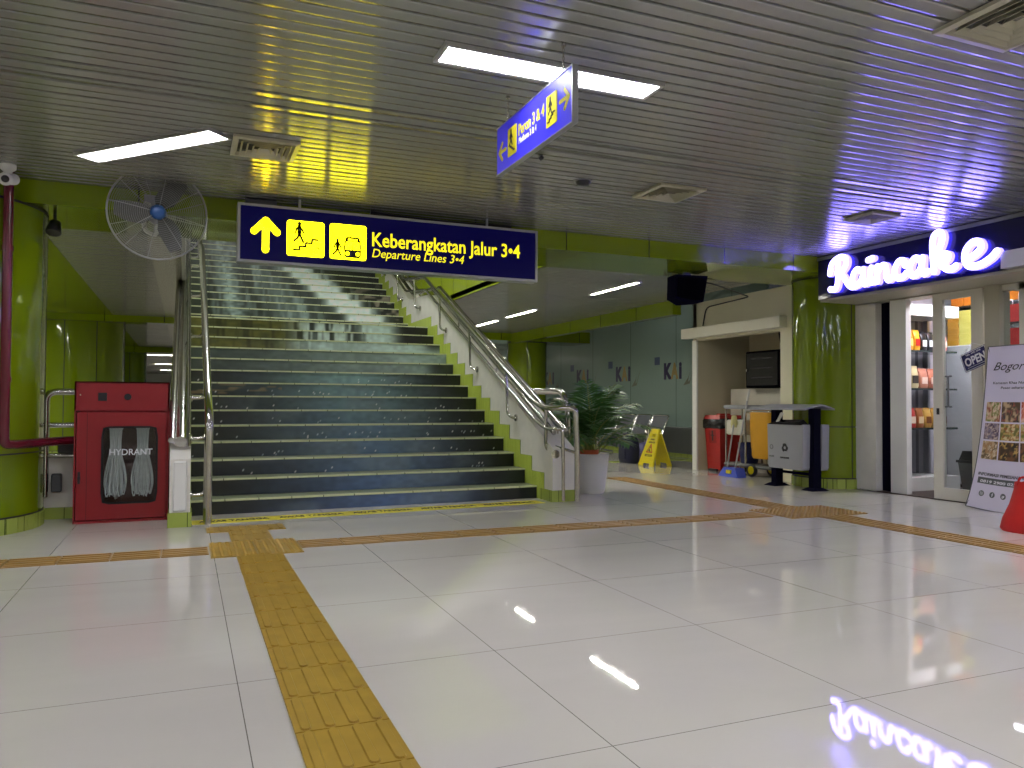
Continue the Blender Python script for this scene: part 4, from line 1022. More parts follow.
MB().box((7.79, 8.80, 1.31), (7.80, 9.46, 1.79)).build('glass_front', mat('dark_glass', (6, 6, 9), .12, spec=.25), eq)
mb = MB()
for z in (1.42, 1.56, 1.70): mb.box((7.785, 8.90, z), (7.79, 9.36, z + .012))
mb.build('shelf_edge', M_dark, eq)
MB().bevbox((7.775, 9.44, 1.52), (7.79, 9.47, 1.56), .004).build('latch', M_chrome, eq)
hs = MB()
for k in range(4): hs.tube([(8.20 + .08 * math.cos(t * 2 * math.pi / 20), 8.98 + .02 * k, 2.08 + .24 * math.sin(t * 2 * math.pi / 20)) if False else (8.15 + .015 * k, 8.98 + .17 * math.cos(t * 2 * math.pi / 20), 2.10 + .25 * math.sin(t * 2 * math.pi / 20)) for t in range(21)], .022, 8, caps=False)
tag(hs.build('coiled_hose', M_dark, None, (8.17, 8.98, 1.82)), 'coiled black hose standing on the equipment case in the recess', 'hose')

# janitor cart
jc = thing('janitor_cart', 'cleaning cart with a yellow bag and yellow-hubbed wheels', 'cleaning cart', (7.60, 9.15, 0))
MB().bevbox((7.44, 8.55, .12), (7.80, 9.58, .17), .02).build('base', M_greyd, jc)
for x, y, r_ in ((7.44, 8.93, .095), (7.80, 8.93, .095), (7.46, 9.52, .06), (7.78, 9.52, .06)):
    wh = MB().lathe([(r_ * .55, -.018), (r_, -.02), (r_, .02), (r_ * .55, .018)], (x, y, r_), 24, (1, 0, 0)).build('wheel', M_dark, jc)
    mb = MB(); mb.lathe([(r_ * .62, -.022), (r_ * .62, .022)], (x, y, r_), 20, (1, 0, 0)); hb = mb.build('wheel_hub', M_plastic_y, wh)
for x, y in ((7.47, 9.10), (7.77, 9.10), (7.47, 9.54), (7.77, 9.54)): MB().tube([(x, y, .17), (x, y, .98)], .014, 10).build('upright', M_steel, jc)
MB().bevbox((7.44, 9.05, .96), (7.80, 9.58, 1.02), .02).build('tray', M_grey, jc)
MB().bevbox((7.45, 9.12, .58), (7.79, 9.52, .80), .02).build('storage_box', M_shopframe, jc)
MB().lathe([(.12, .17), (.16, .46), (.165, .47), (.15, .47), (.11, .2), (.001, .19)], (7.62, 9.20, 0), 28).build('bucket', M_cartblue, jc)
MB().tube(smooth_path([(7.45, 9.08, .93), (7.45, 8.55, .93), (7.79, 8.55, .93), (7.79, 9.08, .93)], .08, 5), .014, 10).build('bag_hoop', M_steel, jc)
bg = MB(); rr = random.Random(5); rings = []
for zz, sc in ((.26, .80), (.30, .92), (.5, .98), (.7, 1.0), (.92, 1.04), (.95, 1.02)):
    rings.append([(7.62 + .165 * sc * math.copysign(abs(math.cos(t)) ** .45, math.cos(t)) + rr.uniform(-.008, .008), 8.80 + .24 * sc * math.copysign(abs(math.sin(t)) ** .45, math.sin(t)) + rr.uniform(-.012, .012), zz) for t in [2 * math.pi * k / 24 for k in range(24)]])
vs = [p for r_ in rings for p in r_]; bg.add(vs, [(i * 24 + j, i * 24 + (j + 1) % 24, (i + 1) * 24 + (j + 1) % 24, (i + 1) * 24 + j) for i in range(5) for j in range(24)], 0, True); bg.add(rings[0], [tuple(reversed(range(24)))])
bg.build('bag', M_cartyellow, jc)
MB().frustum((7.62, 8.80, .95), (.19, .26), (7.62, 8.80, 1.0), (.13, .2)).build('bag_lid', M_grey, jc)
br = thing('broom', 'blue broom and its tall pole leaning on the cleaning cart', 'broom', (7.22, 9.02, 0))
MB().tube([(7.22, 9.02, .12), (7.45, 9.0, 1.22)], .013, 10).build('pole', M_alu, br)
MB().tube([(7.42, 9.003, 1.08), (7.46, 9.0, 1.25)], .016, 10).build('grip', M_white, br)
MB().prism([(7.10, 8.83, 0.004), (7.10, 9.25, 0.004), (7.14, 9.18, .13), (7.14, 8.93, .13)], (.16, 0, 0)).build('brush', M_broom, br)
MB().bevbox((7.10, 8.98, .05), (7.13, 9.08, .10), .004).build('brush_badge', M_plastic_y, br)
mp_ = thing('mop', 'white-headed mop standing upside down beside the broom', 'mop', (7.32, 9.32, 0))
MB().tube([(7.30, 9.32, .0), (7.415, 9.28, .80)], .012, 10).build('pole', M_alu, mp_)
mb = MB(); rr = random.Random(9)
for k in range(22):
    a = 2 * math.pi * k / 22; mb.tube(smooth_path([(7.41, 9.28, .84), (7.41 + .03 * math.cos(a), 9.28 + .03 * math.sin(a), .87), (7.41 + .045 * math.cos(a), 9.28 + .045 * math.sin(a), .74 + rr.uniform(-.06, .03))], .03, 3), .006, 5)
mb.build('mop_head', mat('mop_yarn', (206, 200, 140), .8), mp_)

# recycling station
rs = thing('recycling_station', 'grey recycling bins slung between two dark posts under a peaked roof', 'recycling bin', (7.0, 7.60, 0))
for y in (7.27, 7.92):
    MB().box((6.945, y - .045, .02), (7.055, y + .045, .985)).build('post', M_darknavy, rs)
    MB().frustum((7.0, y, .0), (.13, .10), (7.0, y, .035), (.07, .06)).build('foot_plate', M_darknavy, rs)
mb = MB(); prf = [(-.24, .965), (-.16, .985), (-.06, 1.01), (0, 1.018), (.06, 1.01), (.16, .985), (.22, .965)]
vs = [(7.0 + x, y, z + dz) for y in (7.17, 8.06) for dz in (0, .018) for x, z in prf]; n = 7
fs = [(k, k + 1, k + 1 + 14, k + 14) for k in range(6)] + [(7 + k + 14, 7 + k + 1 + 14, 7 + k + 1, 7 + k) for k in range(6)]
fs += [(k + 7, k + 8, k + 1, k) for k in range(6)] + [(14 + k, 15 + k, 22 + k, 21 + k) for k in range(6)] + [(0, 14, 21, 7), (6, 13, 27, 20)]
mb.add(vs, fs); mb.build('roof', M_grey, rs)
for x0, nm in ((6.82, 'front'), (7.03, 'rear')):
    y0, y1 = 7.33, 7.87; xo = 6.83 if nm == 'front' else 7.05; w_ = .17 if nm == 'front' else .11
    yy0, yy1 = (7.28, 7.90) if nm == 'front' else (7.20, 7.86)
    mb = MB(); vs = []
    for z, s_ in ((.24, .92), (.27, .96), (.76, 1.0), (.79, .99)):
        cy2 = (yy0 + yy1) / 2; h = (yy1 - yy0) / 2 * s_
        vs += [(xo, cy2 - h, z), (xo + w_, cy2 - h, z), (xo + w_, cy2 + h, z), (xo, cy2 + h, z)]
    if nm == 'front':
        for i in range(len(vs)):
            if vs[i][0] > xo + .1: vs[i] = (6.94, vs[i][1], vs[i][2])
    fs = [(0, 3, 2, 1), (12, 13, 14, 15)] + [(i * 4 + k, i * 4 + (k + 1) % 4, i * 4 + 4 + (k + 1) % 4, i * 4 + 4 + k) for i in range(3) for k in range(4)]
    bn = mb.add(vs, fs).build('bin', M_grey, rs)
    if nm == 'front':
        mb = MB(); mb.add([(xo - .012, yy0 + .02, .785), (xo + .11, yy0 + .02, .785), (xo + .11, yy1 - .02, .785), (xo - .012, yy1 - .02, .785), (xo + .02, yy0 + .08, .82), (xo + .10, yy0 + .10, .85), (xo + .10, yy1 - .12, .84), (xo + .02, yy1 - .06, .81)], [(4, 5, 6, 7), (0, 1, 5, 4), (1, 2, 6, 5), (2, 3, 7, 6), (3, 0, 4, 7)])
        mb.build('liner', M_bag, bn)
        bf = Frame((xo - .001, 7.59, .50), (0, -1, 0), (0, 0, 1)); mb = MB()
        for k in range(3):
            a = math.pi / 2 + k * 2 * math.pi / 3; b = a - 2 * math.pi / 3
            q0, q1 = (.06 * math.cos(a), .06 * math.sin(a)), (.06 * math.cos(b), .06 * math.sin(b))
            m1 = (q0[0] * .80 + q1[0] * .20, q0[1] * .80 + q1[1] * .20); m2 = (q0[0] * .35 + q1[0] * .65, q0[1] * .35 + q1[1] * .65)
            bf.stroke(mb, [m1, m2], .024, 0, .002)
            dx, dy = q1[0] - q0[0], q1[1] - q0[1]; l = math.hypot(dx, dy); dx /= l; dy /= l
            bf.poly(mb, [(m2[0] - dy * .026, m2[1] + dx * .026), (m2[0] + dx * .032, m2[1] + dy * .032), (m2[0] + dy * .026, m2[1] - dx * .026)], 0, .002)
        mb.build('recycling_symbol', M_dark, bn)
        mb = MB(); bf.text(mb, 'NON ORGANIK', .0, -.135, .022, 0, width=.15, align='CENTER'); mb.build('lettering', M_text, bn)
        mb = MB(); bf.ring(mb, -.235, .0, .026, .008, 0, .002); bf.text(mb, 'ORGANIK', -.235, -.125, .018, 0, width=.09, align='CENTER'); mb.build('lettering', M_greyd, bn)
MB().box((6.985, 7.30, .17), (7.015, 7.90, .20)).build('cross_bar', M_darknavy, rs)
tag(MB().prism([(6.86, 7.80, .79), (6.86, 7.70, .93), (6.865, 7.66, .92), (6.865, 7.77, .785)], (.02, 0, .005)).build('paper_wrapper', M_white, None, (6.87, 7.75, .79)), 'white paper wrapper sticking out of the recycling bin', 'wrapper')

# wet floor A-frame
af = thing('wet_floor_sign', 'yellow folding wet floor sign in front of the metal bench', 'floor sign', (7.27, 11.12, 0))
def leaf(xb, xt, name, face):
    mb = MB(); yc = 11.10; o = Vector((xb, yc, 0)); up = Vector((xt - xb, 0, .61)); L_ = up.length; up.normalize()
    r = Vector((0, -1, 0)) if face < 0 else Vector((0, 1, 0)); f = Frame(o, r, up); hb, ht = .225, .115
    hw = lambda v: hb + (ht - hb) * v / L_
    # panel with a handle slot near the top and a notch between the feet
    for p in ([(-hb, 0), (-.10, 0), (-.10, .05), (-hw(.05), .05)], [(.10, 0), (hb, 0), (hw(.05), .05), (.10, .05)], [(-hw(.05), .05), (hw(.05), .05), (hw(.50), .50), (-hw(.50), .50)], [(-hw(.50), .50), (-.06, .50), (-.06, .56), (-hw(.56), .56)], [(.06, .50), (hw(.50), .50), (hw(.56), .56), (.06, .56)], [(-hw(.56), .56), (hw(.56), .56), (ht, L_), (-ht, L_)]):
        f.poly(mb, p, -.015, 0)
    f.stroke(mb, [(-hb + .012, 0.02), (-ht + .012, L_ - .01)], .02, -.015, .006); f.stroke(mb, [(hb - .012, 0.02), (ht - .012, L_ - .01)], .02, -.015, .006)
    p = mb.build(name, M_plastic_y, af); return f, p
f, p = leaf(7.05, 7.25, 'front_panel', -1); leaf(7.42, 7.265, 'rear_panel', 1)
mb = MB(); f.text(mb, 'AWAS', 0, .445, .030, 0, width=.12, align='CENTER', bold=.02); f.text(mb, 'LANTAI LICIN', 0, .395, .030, 0, width=.18, align='CENTER', bold=.02); f.text(mb, 'WET FLOOR', 0, .165, .036, 0, width=.22, align='CENTER', bold=.02); mb.build('lettering', M_ink, p)
mb = MB(); f.stroke(mb, [(-.085, .24), (.085, .24), (0, .375), (-.085, .24)], .018, 0, .002, rnd=True); mb.build('warning_triangle', M_binred, p)
mb = MB(); f.disc(mb, .0, .325, .013, 0, .002); f.stroke(mb, [(.0, .30), (-.02, .275), (.02, .255)], .018, 0, .002, rnd=True); f.stroke(mb, [(-.01, .285), (-.045, .265)], .012, 0, .002, rnd=True); mb.build('slipping_figure', M_ink, p)

# waiting bench and bags
be = thing('waiting_bench', 'metal waiting bench with mesh seats against the frosted glass', 'bench', (8.1, 13.4, 0))
for k in range(4):
    y = 12.35 + .58 * k
    mb = MB(); vs = [(7.82, y, .42), (7.82, y + .52, .42), (8.20, y + .52, .40), (8.20, y, .40)]; mb.prism(vs, (0, 0, -.012)); mb.build('seat', M_mesh, be)
    mb = MB(); vs = [(8.20, y, .44), (8.20, y + .52, .44), (8.36, y + .52, .80), (8.36, y, .80)]; mb.prism(vs, (.012, 0, .004)); q = mb.build('backrest', M_mesh, be)
    MB().tube(smooth_path([(8.19, y, .42), (8.365, y, .81), (8.365, y + .52, .81), (8.19, y + .52, .42)], .04, 4), .016, 8).build('backrest_tube', M_chrome, q)
MB().box((8.02, 12.3, .33), (8.10, 14.7, .38)).build('beam', M_greyd, be)
for y in (12.5, 14.4): MB().tube(smooth_path([(7.80, y, .02), (8.05, y, .10), (8.05, y, .34)], .05, 4), .02, 8).tube([(8.05, y, .08), (8.34, y, .02)], .02, 8).build('leg', M_chrome, be)
for y in (12.32, 14.68): MB().tube(smooth_path([(8.25, y, .55), (7.9, y, .62), (7.9, y, .40)], .06, 4), .014, 8).build('armrest', M_chrome, be)
def bag(name, c, sx, sy_, h, m, label, cat):
    mb = MB(); rings = []; n = 20
    for zz, sc in ((0, .82), (.04, .96), (.45, 1.0), (.75, .92), (.92, .70), (1.0, .30)):
        rings.append([(c[0] + sx * sc * math.copysign(abs(math.cos(t)) ** .6, math.cos(t)), c[1] + sy_ * sc * math.copysign(abs(math.sin(t)) ** .6, math.sin(t)), h * zz) for t in [2 * math.pi * k / n for k in range(n)]])
    vs = [p for r_ in rings for p in r_]; mb.add(vs, [(i * n + j, i * n + (j + 1) % n, (i + 1) * n + (j + 1) % n, (i + 1) * n + j) for i in range(5) for j in range(n)], 0, True)
    mb.add(rings[0], [tuple(reversed(range(n)))]); mb.add(rings[-1], [tuple(range(n))])
    t = thing(name, label, cat, (c[0], c[1], 0)); mb.build('body', m, t)
    MB().tube(smooth_path([(c[0], c[1] - .05, h * .95), (c[0], c[1] - .05, h + .06), (c[0], c[1] + .05, h + .06), (c[0], c[1] + .05, h * .95)], .03, 3), .010, 6).build('handle', M_dark, t)
    MB().bevbox((c[0] - sx - .012, c[1] - sy_ * .55, h * .12), (c[0] - sx * .85, c[1] + sy_ * .55, h * .5), .01).build('front_pocket', m, t)
    return t
bag('backpack', (7.15, 11.78), .14, .20, .52, M_lugblue, 'navy backpack standing on the floor left of the yellow floor sign', 'bag')
bag('travel_bag', (7.62, 12.02), .12, .16, .34, M_lugpurple, 'violet bag between the navy backpack and the pale grey bag', 'bag')
bag('travel_bag', (7.55, 11.62), .11, .15, .50, M_luggrey, 'pale grey bag directly behind the yellow floor sign', 'bag')

# frieze on the frosted glass: letters, blue square, swoosh
for k, y in enumerate((13.05, 14.95, 16.85, 18.75, 20.65, 22.5)):
    gf = Frame((8.899, y + .25, 1.56), (0, -1, 0), (0, 0, 1))
    t = thing('window_decal', 'frosted glass decal of three bold letters, %s from the kiosk' % ('first', 'second', 'third', 'fourth', 'fifth', 'sixth')[k], 'decal', (8.899, y, 1.6), 'letter decals on the frosted glass')
    mb = MB(); gf.text(mb, 'K', -.02, -.02, .29, 0, width=.29, bold=.06); mb.build('letter', mat('decal_navy', (52, 48, 84), .4) if k == 0 else bpy.data.materials['decal_navy'], t)
    mb = MB(); gf.text(mb, 'A', .22, -.02, .29, .001, width=.26, bold=.05); mb.build('letter', mat('decal_ochre', (146, 124, 74), .4) if k == 0 else bpy.data.materials['decal_ochre'], t)
    mb = MB(); gf.text(mb, 'i', .50, -.02, .31, 0, width=.09, bold=.05); mb.build('letter', bpy.data.materials['decal_navy'], t)
    mb = MB(); gf.rect(mb, -.36, .26, -.17, .42, 0, .002); mb.build('square', mat('decal_blue', (66, 80, 112), .4) if k == 0 else bpy.data.materials['decal_blue'], t)
    mb = MB(); gf.poly(mb, [(.70, -.16), (.86, -.07), (1.0, .2), (.93, .08), (.85, -.14)], 0, .002); gf.poly(mb, [(.64, -.17), (.8, -.02), (.85, .08), (.78, -.15)], 0, .002); mb.build('swoosh', mat('decal_grey', (104, 108, 92), .4) if k == 0 else bpy.data.materials['decal_grey'], t)

# ================================================================== SHOP CONTENTS
un = thing('display_shelf', 'white shop shelving unit with three glass shelves of snacks behind the doorway', 'shelving unit', (8.25, 6.95, .012))
MB().box((7.80, 6.70, .012), (8.75, 7.20, .17)).build('plinth', M_white, un)
MB().box((7.80, 6.70, 2.10), (8.75, 7.20, 2.24)).build('canopy', M_white, un)
MB().box((7.80, 7.17, .17), (8.75, 7.20, 2.10)).build('back_panel', line_mat('grey_strips', (138, 138, 146), (84, 84, 92), [(0, .16, .02, .05)], rough=.2), un)
for x in (7.83, 8.30, 8.72): MB().box((x - .02, 7.10, .17), (x + .02, 7.17, 2.10)).build('upright', M_alu, un)
for z in (.76, 1.235, 1.69): MB().box((7.82, 6.72, z - .022), (8.74, 7.10, z)).build('shelf', mat('glass_shelf', (40, 52, 50), .08) if z < .8 else bpy.data.materials['glass_shelf'], un)
def pouch(c, w, h, d, rgb, rgb2, label, group, kind='snack_pouch'):
    key = 'pouch_%d_%d_%d' % rgb
    m = bpy.data.materials.get(key) or mat(key, rgb, .3, noise=.12, scale=25)
    key2 = 'label_%d_%d_%d' % rgb2
    m2 = bpy.data.materials.get(key2) or mat(key2, rgb2, .4)
    t = thing(kind, label, 'snack packet', c, group); x, y, z = c
    mb = MB(); rings = []; n = 16
    for q, sx, sd_ in ((0, .92, .8), (.12, 1, 1), (.5, .98, .95), (.82, .96, .45), (.9, 1.0, .08), (1, 1.0, .06)):
        rings.append([(x + w / 2 * sx * math.copysign(abs(math.cos(a)) ** .4, math.cos(a)), y + d / 2 * sd_ * math.copysign(abs(math.sin(a)) ** .7, math.sin(a)), z + h * q) for a in [2 * math.pi * k / n for k in range(n)]])
    mb.add([p for r_ in rings for p in r_], [(i * n + j, i * n + (j + 1) % n, (i + 1) * n + (j + 1) % n, (i + 1) * n + j) for i in range(5) for j in range(n)], 0, True)
    mb.add(rings[0], [tuple(reversed(range(n)))]); mb.add(rings[-1], [tuple(range(n))]); mb.build('pouch', m, t)
    MB().box((x - w * .32, y - d * .52 - .002, z + h * .22), (x + w * .32, y - d * .47, z + h * .56)).build('label_patch', m2, t)
    return t
G = 'snack packets on the glass shelves'
T1 = [((176, 96, 60), (226, 190, 150), 'tan'), ((226, 150, 30), (250, 226, 120), 'orange'), ((232, 172, 40), (196, 40, 30), 'yellow'), ((30, 30, 36), (232, 232, 232), 'black and white'), ((34, 34, 40), (226, 228, 232), 'black and white'), ((28, 28, 34), (238, 238, 238), 'black and white'), ((214, 130, 120), (240, 210, 200), 'pink')]
ords = ('first', 'second', 'third', 'fourth', 'fifth', 'sixth', 'seventh')
for k, (a, b, nm) in enumerate(T1): pouch((7.90 + .115 * k, 6.80, 1.69), .105, .25 - .02 * (k > 2), .07, a, b, '%s snack packet, %s from the doorway on the upper glass shelf' % (nm, ords[k]), G)
T2 = [((212, 196, 150), (70, 60, 50), 'cream'), ((206, 192, 146), (60, 52, 44), 'cream'), ((190, 128, 104), (226, 200, 180), 'brown'), ((182, 116, 92), (226, 196, 176), 'brown'), ((176, 108, 84), (220, 190, 170), 'brown')]
for k, (a, b, nm) in enumerate(T2): pouch((7.92 + .155 * k, 6.80, 1.235), .145, .27 - .03 * (k > 1), .09, a, b, '%s snack packet, %s from the doorway on the middle glass shelf' % (nm, ords[k]), G)
T3 = [((196, 176, 130), (236, 230, 214), 'beige'), ((176, 44, 36), (238, 214, 190), 'red'), ((150, 90, 44), (230, 206, 160), 'brown'), ((190, 150, 70), (120, 70, 30), 'golden'), ((186, 146, 64), (116, 66, 30), 'golden'), ((180, 140, 60), (110, 60, 26), 'golden')]
for k, (a, b, nm) in enumerate(T3): pouch((7.91 + .13 * k, 6.80, .76), .12, .24, .08, a, b, '%s snack packet, %s from the doorway on the lowest glass shelf' % (nm, ords[k]), G)
for k in range(2): pouch((7.95 + .10 * k, 6.96, .86), .10, .28, .06, (168, 36, 40), (236, 210, 200), '%s red packet standing at the back of the lowest glass shelf' % ('first', 'second')[k], G)
# grey display cabinet with cake boxes
dc = thing('display_cabinet', 'tall grey display cabinet behind the sliding door, cake boxes on top', 'cabinet', (9.2, 6.2, .012))
MB().bevbox((8.92, 5.45, .05), (9.55, 7.02, 1.78), .012).build('body', mat('cabinet_grey', (196, 196, 200), .15), dc)
MB().box((8.94, 5.47, .012), (9.53, 7.0, .05)).build('base', M_dark, dc)
MB().box((8.912, 6.23, .08), (8.92, 6.24, 1.75)).build('door_gap', M_dark, dc)
MB().tube(smooth_path([(8.92, 6.30, 1.2), (8.88, 6.30, 1.2), (8.88, 6.30, .85), (8.92, 6.30, .85)], .02, 3), .009, 8).build('handle', M_steel, dc)
def cakebox(c, sx, sy_, h, m, label, group):
    t = thing('cake_box', label, 'box', c, group); x, y, z = c
    MB().box((x, y, z), (x + sx, y + sy_, z + h * .72)).build('tray', m, t)
    MB().box((x - .004, y - .004, z + h * .66), (x + sx + .004, y + sy_ + .004, z + h)).build('lid', m, t)
M_boxy = mat('cake_box_yellow', (226, 216, 110), .5, noise=.06); M_boxo = mat('cake_box_orange', (224, 164, 60), .5, noise=.06); M_boxr = mat('cake_box_deep_orange', (226, 130, 30), .5, noise=.06)
for k in range(6): cakebox((8.95, 6.58, 1.785 + .072 * k), .30, .27, .07, M_boxy, 'pale yellow cake box, %s from the bottom of its stack on the grey cabinet' % ords[k], 'pale yellow cake boxes')
for k in range(6): cakebox((8.95, 6.865, 1.785 + .072 * k), .30, .145, .07, M_boxo, 'orange yellow cake box, %s from the bottom of its stack on the grey cabinet' % ords[k], 'orange yellow cake boxes')
ws = thing('wall_shelf', 'dark shelf above the grey display cabinet carrying deep orange boxes', 'shelf', (9.2, 6.3, 2.26))
MB().box((8.93, 5.6, 2.245), (9.60, 7.02, 2.27)).build('board', M_dark, ws)
for y in (5.8, 6.9): MB().box((9.3, y - .01, 2.15), (9.60, y + .01, 2.245)).build('bracket', M_dark, ws)
for k in range(4): cakebox((8.96, 6.26 + .18 * k, 2.272), .28, .165, .13, M_boxr, 'deep orange box, %s from the door frame on the dark shelf' % ords[k], 'deep orange boxes on the dark shelf')
# small swing-lid bin inside the shop
sb = thing('waste_bin', 'small grey swing-lid bin inside the shop behind the banner', 'bin', (8.55, 6.28, .012))
MB().frustum((8.55, 6.28, .012), (.12, .14), (8.55, 6.28, .36), (.15, .18)).build('body', M_greyd, sb)
MB().frustum((8.55, 6.28, .36), (.165, .195), (8.55, 6.28, .39), (.165, .195)).prism([(8.40, 6.11, .39), (8.40, 6.45, .39), (8.40, 6.40, .50), (8.40, 6.16, .50)], (.30, 0, 0)).build('lid', M_dark, sb)
# shelf of red gift bags in the side window
gs = thing('window_shelf', 'shop window shelf with red gift bags on it', 'shelf', (8.3, 5.3, 1.7))
for z in (1.66, 1.92): MB().box((8.25, 4.9, z), (8.7, 5.9, z + .02)).build('board', M_dark, gs)
for x, y in ((8.27, 4.92), (8.27, 5.88), (8.68, 4.92), (8.68, 5.88)): MB().box((x - .015, y - .015, .012), (x + .015, y + .015, 2.3)).build('upright', M_alu, gs)
def giftbag(c, label):
    t = thing('gift_bag', label, 'gift bag', c, 'red gift bags in the shop window'); x, y, z = c
    mb = MB(); mb.frustum((x, y, z), (.07, .10), (x, y, z + .20), (.085, .12)); mb.build('body', mat('gift_red', (206, 44, 52), .45, noise=.1) if 'gift_red' not in bpy.data.materials else bpy.data.materials['gift_red'], t)
    MB().tube(smooth_path([(x - .08, y - .04, z + .19), (x - .08, y - .04, z + .25), (x - .08, y + .04, z + .25), (x - .08, y + .04, z + .19)], .02, 3), .005, 6).build('handle', M_textw, t)
for k, (y, z) in enumerate(((5.78, 1.94), (5.52, 1.94), (5.26, 1.94), (5.78, 1.68), (5.52, 1.68))): giftbag((8.42, y, z), 'red gift bag, %s from the mullion on the %s window shelf' % (ords[k % 3], 'upper' if z > 1.8 else 'lower'))
# OPEN plate hung askew on the door glass
op = thing('open_sign', 'tilted navy OPEN sign hanging on the shop door', 'sign', (7.585, 5.62, 1.50))
of = Frame((7.588, 5.735, 1.375), (0, -math.cos(.36), math.sin(.36)), (0, math.sin(.36), math.cos(.36)))
mb = MB(); of.rect(mb, 0, 0, .30, .195, -.006, 0, r=.008); mb.build('plate', mat('open_navy', (34, 34, 96), .3), op)
mb = MB()
for a in ((0.006, .006, .294, .012), (.006, .183, .294, .189), (.006, .006, .012, .189), (.288, .006, .294, .189)): of.rect(mb, *a, 0, .001)
mb.build('border', M_textw, op)
mb = MB(); of.text(mb, 'OPEN', .03, .052, .085, 0, width=.24, bold=.03); mb.build('lettering', M_textw, op)
mb = MB(); of.text(mb, 'YES, WE ARE', .06, .158, .016, 0, width=.18); of.rect(mb, .04, .030, .26, .034, 0, .001); mb.build('small_lettering', M_textw, op)
MB().tube([of.p(.04, .19, 0), of.p(.17, .27, 0), of.p(.28, .19, 0)], .0025, 6).build('cord', M_textw, op)

# ------------------------------------------------------------------ standing banner
bn = thing('standing_banner', 'white standing banner with rows of food photos in front of the shop door', 'banner', (7.2, 5.15, 0))
br_ = Vector((-.10, -.995, 0)).normalized(); B0 = Vector((7.30, 5.56, .02)); BH = 1.60
def bp(u, v, off=0):   # u across 0..1, v up 0..1; side edges pull in above the base; the film leans back
    flare = .17 * math.exp(-v * 3.2) - .17 * math.exp(-3.2); sag = .022 * math.sin(math.pi * u) * (1 - v) ** 2
    W_ = .62 + 2 * flare; left = .20 - flare - .010
    nrm = Vector((-.995, .10, 0))
    return B0 + br_ * (left + W_ * u) + Vector((.15 * v, 0, BH * v - sag)) + nrm * (.03 * math.sin(math.pi * v) * 0 + off)
def bsheet(u0, v0, u1, v1, off, nu, nv, th=0.0):
    vs = [bp(u0 + (u1 - u0) * i / nu, v0 + (v1 - v0) * j / nv, off) for j in range(nv + 1) for i in range(nu + 1)]
    return vs, [(j * (nu + 1) + i, j * (nu + 1) + i + 1, (j + 1) * (nu + 1) + i + 1, (j + 1) * (nu + 1) + i) for j in range(nv) for i in range(nu)]
mb = MB(); a, f_ = bsheet(0, 0, 1, 1, 0, 12, 24); b, _ = bsheet(0, 0, 1, 1, -.003, 12, 24); mb.add(a, f_, 0, True); mb.add(b, [tuple(reversed(q)) for q in f_], 0, True); mb.build('film', M_banner, bn)
mb = MB()
for u0, v0, u1, v1 in ((0, 0, 0, 1), (1, 0, 1, 1), (0, 1, 1, 1), (0, 0, 1, 0)): mb.tube([bp(u0 + (u1 - u0) * k / 20, v0 + (v1 - v0) * k / 20) for k in range(21)], .0045, 6)
mb.build('hem', M_greyd, bn)
MB().tube([tuple(bp(.5, 1, -.01)), tuple(bp(.5, .45, -.05)), tuple(bp(.5, .05, -.22) + Vector((0, 0, -.08)))], .010, 8).tube([tuple(bp(0, 1, -.006)), tuple(bp(.5, .5, -.03)), tuple(bp(1, .0, -.006))], .008, 8).tube([tuple(bp(1, 1, -.006)), tuple(bp(.5, .5, -.03)), tuple(bp(0, .0, -.006))], .008, 8).build('stand', M_dark, bn)
prn = random.Random(31)
pal = [[(206, 176, 140), (150, 84, 60), (224, 200, 170), (120, 130, 60)], [(90, 70, 50), (196, 168, 130), (60, 60, 56), (160, 90, 70)], [(214, 120, 100), (236, 190, 160), (190, 80, 60), (230, 210, 190)], [(120, 110, 130), (170, 150, 150), (90, 70, 90), (200, 180, 170)], [(190, 160, 90), (110, 110, 50), (220, 200, 150), (150, 90, 40)], [(200, 180, 110), (120, 120, 50), (216, 200, 160), (170, 120, 60)], [(200, 176, 140), (170, 130, 90), (110, 90, 60), (220, 200, 170)], [(60, 40, 28), (110, 72, 44), (196, 160, 90), (40, 28, 22)], [(70, 46, 34), (120, 80, 50), (180, 150, 90), (46, 32, 26)]]
cells = [(.06, .30), (.32, .62), (.64, .97)]
rows = [(.535, .655), (.425, .525), (.305, .415)]
k = 0
for v0, v1 in rows:
    for u0, u1 in cells:
        a, f_ = bsheet(u0, v0, u1, v1, .0015, 20, 16); mb = MB(); mb.c = []; P = pal[k]
        for j in range(17):
            for i in range(21):
                n1, n2 = vn(i * .45 + k * 37, j * .45 + k * 11), vn(i * .9 + k * 17, j * .9 + 50)
                c = mixc(mixc(P[0], P[1], ss(.35, .6, n1)), mixc(P[2], P[3], ss(.4, .6, n2)), ss(.45, .6, vn(i * .3 + 90, j * .35 + k * 7))); mb.c.append(lin(c))
        mb.add(a, f_, 0, True); mb.build('food_photo', M_print, bn); k += 1
def btext(txt, u, v, h, width, m, name, bold=0, shear=0, off=.002, align='LEFT'):
    vs, fs = text_geo(txt, bold, shear, 1.0); x0, x1 = min(q[0] for q in vs), max(q[0] for q in vs)
    W_ = (bp(1, v) - bp(0, v)).length; kx = width / (x1 - x0); kz = h / .7; o = {'LEFT': 0, 'CENTER': -width / 2}[align]
    mb = MB(); mb.add([bp(u + ((q[0] - x0) * kx + o) / W_, v + q[1] * kz / BH, off + (.0008 if q[2] > 0 else 0)) for q in vs], fs); mb.build(name, m, bn)
btext('Bogor', .13, .850, .080, .34, M_text, 'script_lettering', 0.0, .45)
btext('Kemasan Khas Nusantara', .14, .765, .024, .46, M_text, 'lettering', .01, .1)
btext('Pesan sekarang juga', .28, .735, .024, .36, M_text, 'lettering', .01, .1)
btext('INFORMASI PEMESANAN', .06, .205, .028, .50, M_text, 'lettering', .025, .15)
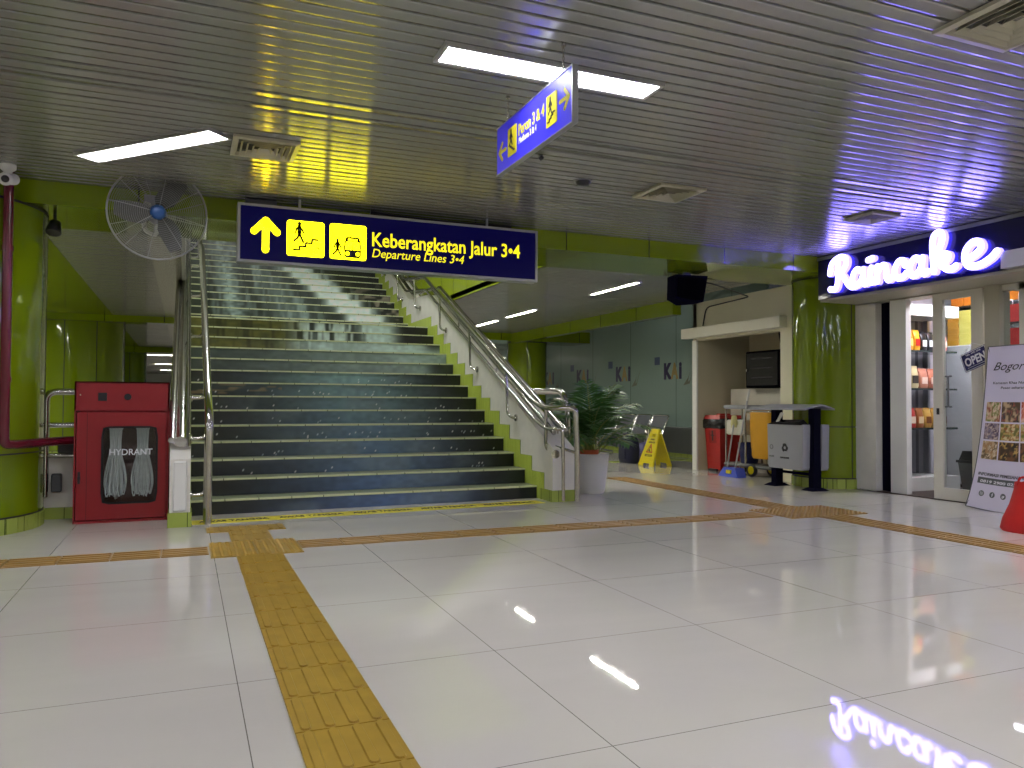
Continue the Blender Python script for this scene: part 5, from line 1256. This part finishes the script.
a, f_ = bsheet(.07, .155, .82, .193, .0016, 16, 2); mb = MB(); mb.add(a, f_); mb.build('number_strip', M_greyd, bn)
btext('0819 2900 0251', .11, .163, .026, .42, M_textw, 'lettering', .02, .1, .003)
for k, u in enumerate((.155, .295, .435)):
    mb = MB(); c = (u, .105); n = 20; W_ = .80
    vs = [bp(u + .028 * math.cos(2 * math.pi * j / n) / W_, .095 + .028 * math.sin(2 * math.pi * j / n) / BH, .0018) for j in range(n)]; mb.add(vs, [tuple(range(n))]); q = mb.build('icon', M_greyd, bn)
    mb = MB(); P = lambda x, y: bp(u + x / W_, .095 + y / BH, .0026)
    def st(pts, w):
        for (x0, y0), (x1, y1) in zip(pts[:-1], pts[1:]):
            dx, dy = x1 - x0, y1 - y0; l = math.hypot(dx, dy); dx, dy = dx / l * w / 2, dy / l * w / 2
            mb.add([P(x0 - dy, y0 + dx), P(x0 + dy, y0 - dx), P(x1 + dy, y1 - dx), P(x1 - dy, y1 + dx)], [(0, 1, 2, 3)])
    if k == 0:
        st([(-.013, -.013), (.013, -.013), (.013, .013), (-.013, .013), (-.013, -.013)], .003); st([(.006 * math.cos(t), .006 * math.sin(t)) for t in [math.pi * 2 * j / 10 for j in range(11)]], .003)
    elif k == 1: st([(.001, -.018), (.001, .008), (.004, .014), (.011, .015)], .006); st([(-.008, .002), (.010, .002)], .005)
    else:
        st([(-.014, -.010), (-.002, -.012), (.008, -.003), (.008, .008)], .009); st([(-.012, .008), (-.004, .0), (.012, .007)], .006)
    mb.build('glyph', M_textw, q)

# red tote bag standing at the frame's edge
tb = thing('tote_bag', 'red tote bag standing on the floor before the white banner', 'bag', (6.37, 4.28, 0))
mb = MB(); rings = []; n = 28
for z, sx, sy_ in ((0, .17, .26), (.02, .18, .275), (.10, .165, .26), (.22, .12, .215), (.34, .085, .19), (.40, .075, .185)):
    rings.append([(6.40 + sx * math.copysign(abs(math.cos(a)) ** .55, math.cos(a)) * (1 + .04 * math.sin(5 * a)), 4.20 + sy_ * math.copysign(abs(math.sin(a)) ** .55, math.sin(a)), z + .012 * math.sin(3 * a) * (z > .3)) for a in [2 * math.pi * k / n for k in range(n)]])
mb.add([p for r_ in rings for p in r_], [(i * n + j, i * n + (j + 1) % n, (i + 1) * n + (j + 1) % n, (i + 1) * n + j) for i in range(5) for j in range(n)], 0, True); mb.add(rings[0], [tuple(reversed(range(n)))])
mb.build('body', M_fabricred, tb)
for x in (6.31, 6.43): MB().tube(smooth_path([(x, 4.32, .38), (x, 4.30, .45), (x + .02, 4.14, .45), (x + .02, 4.10, .38)], .05, 4), .009, 8).build('handle', M_fabricred, tb)
MB().bevbox((6.36, 4.04, .30), (6.45, 4.20, .42), .015).build('contents', M_lugblue, tb)
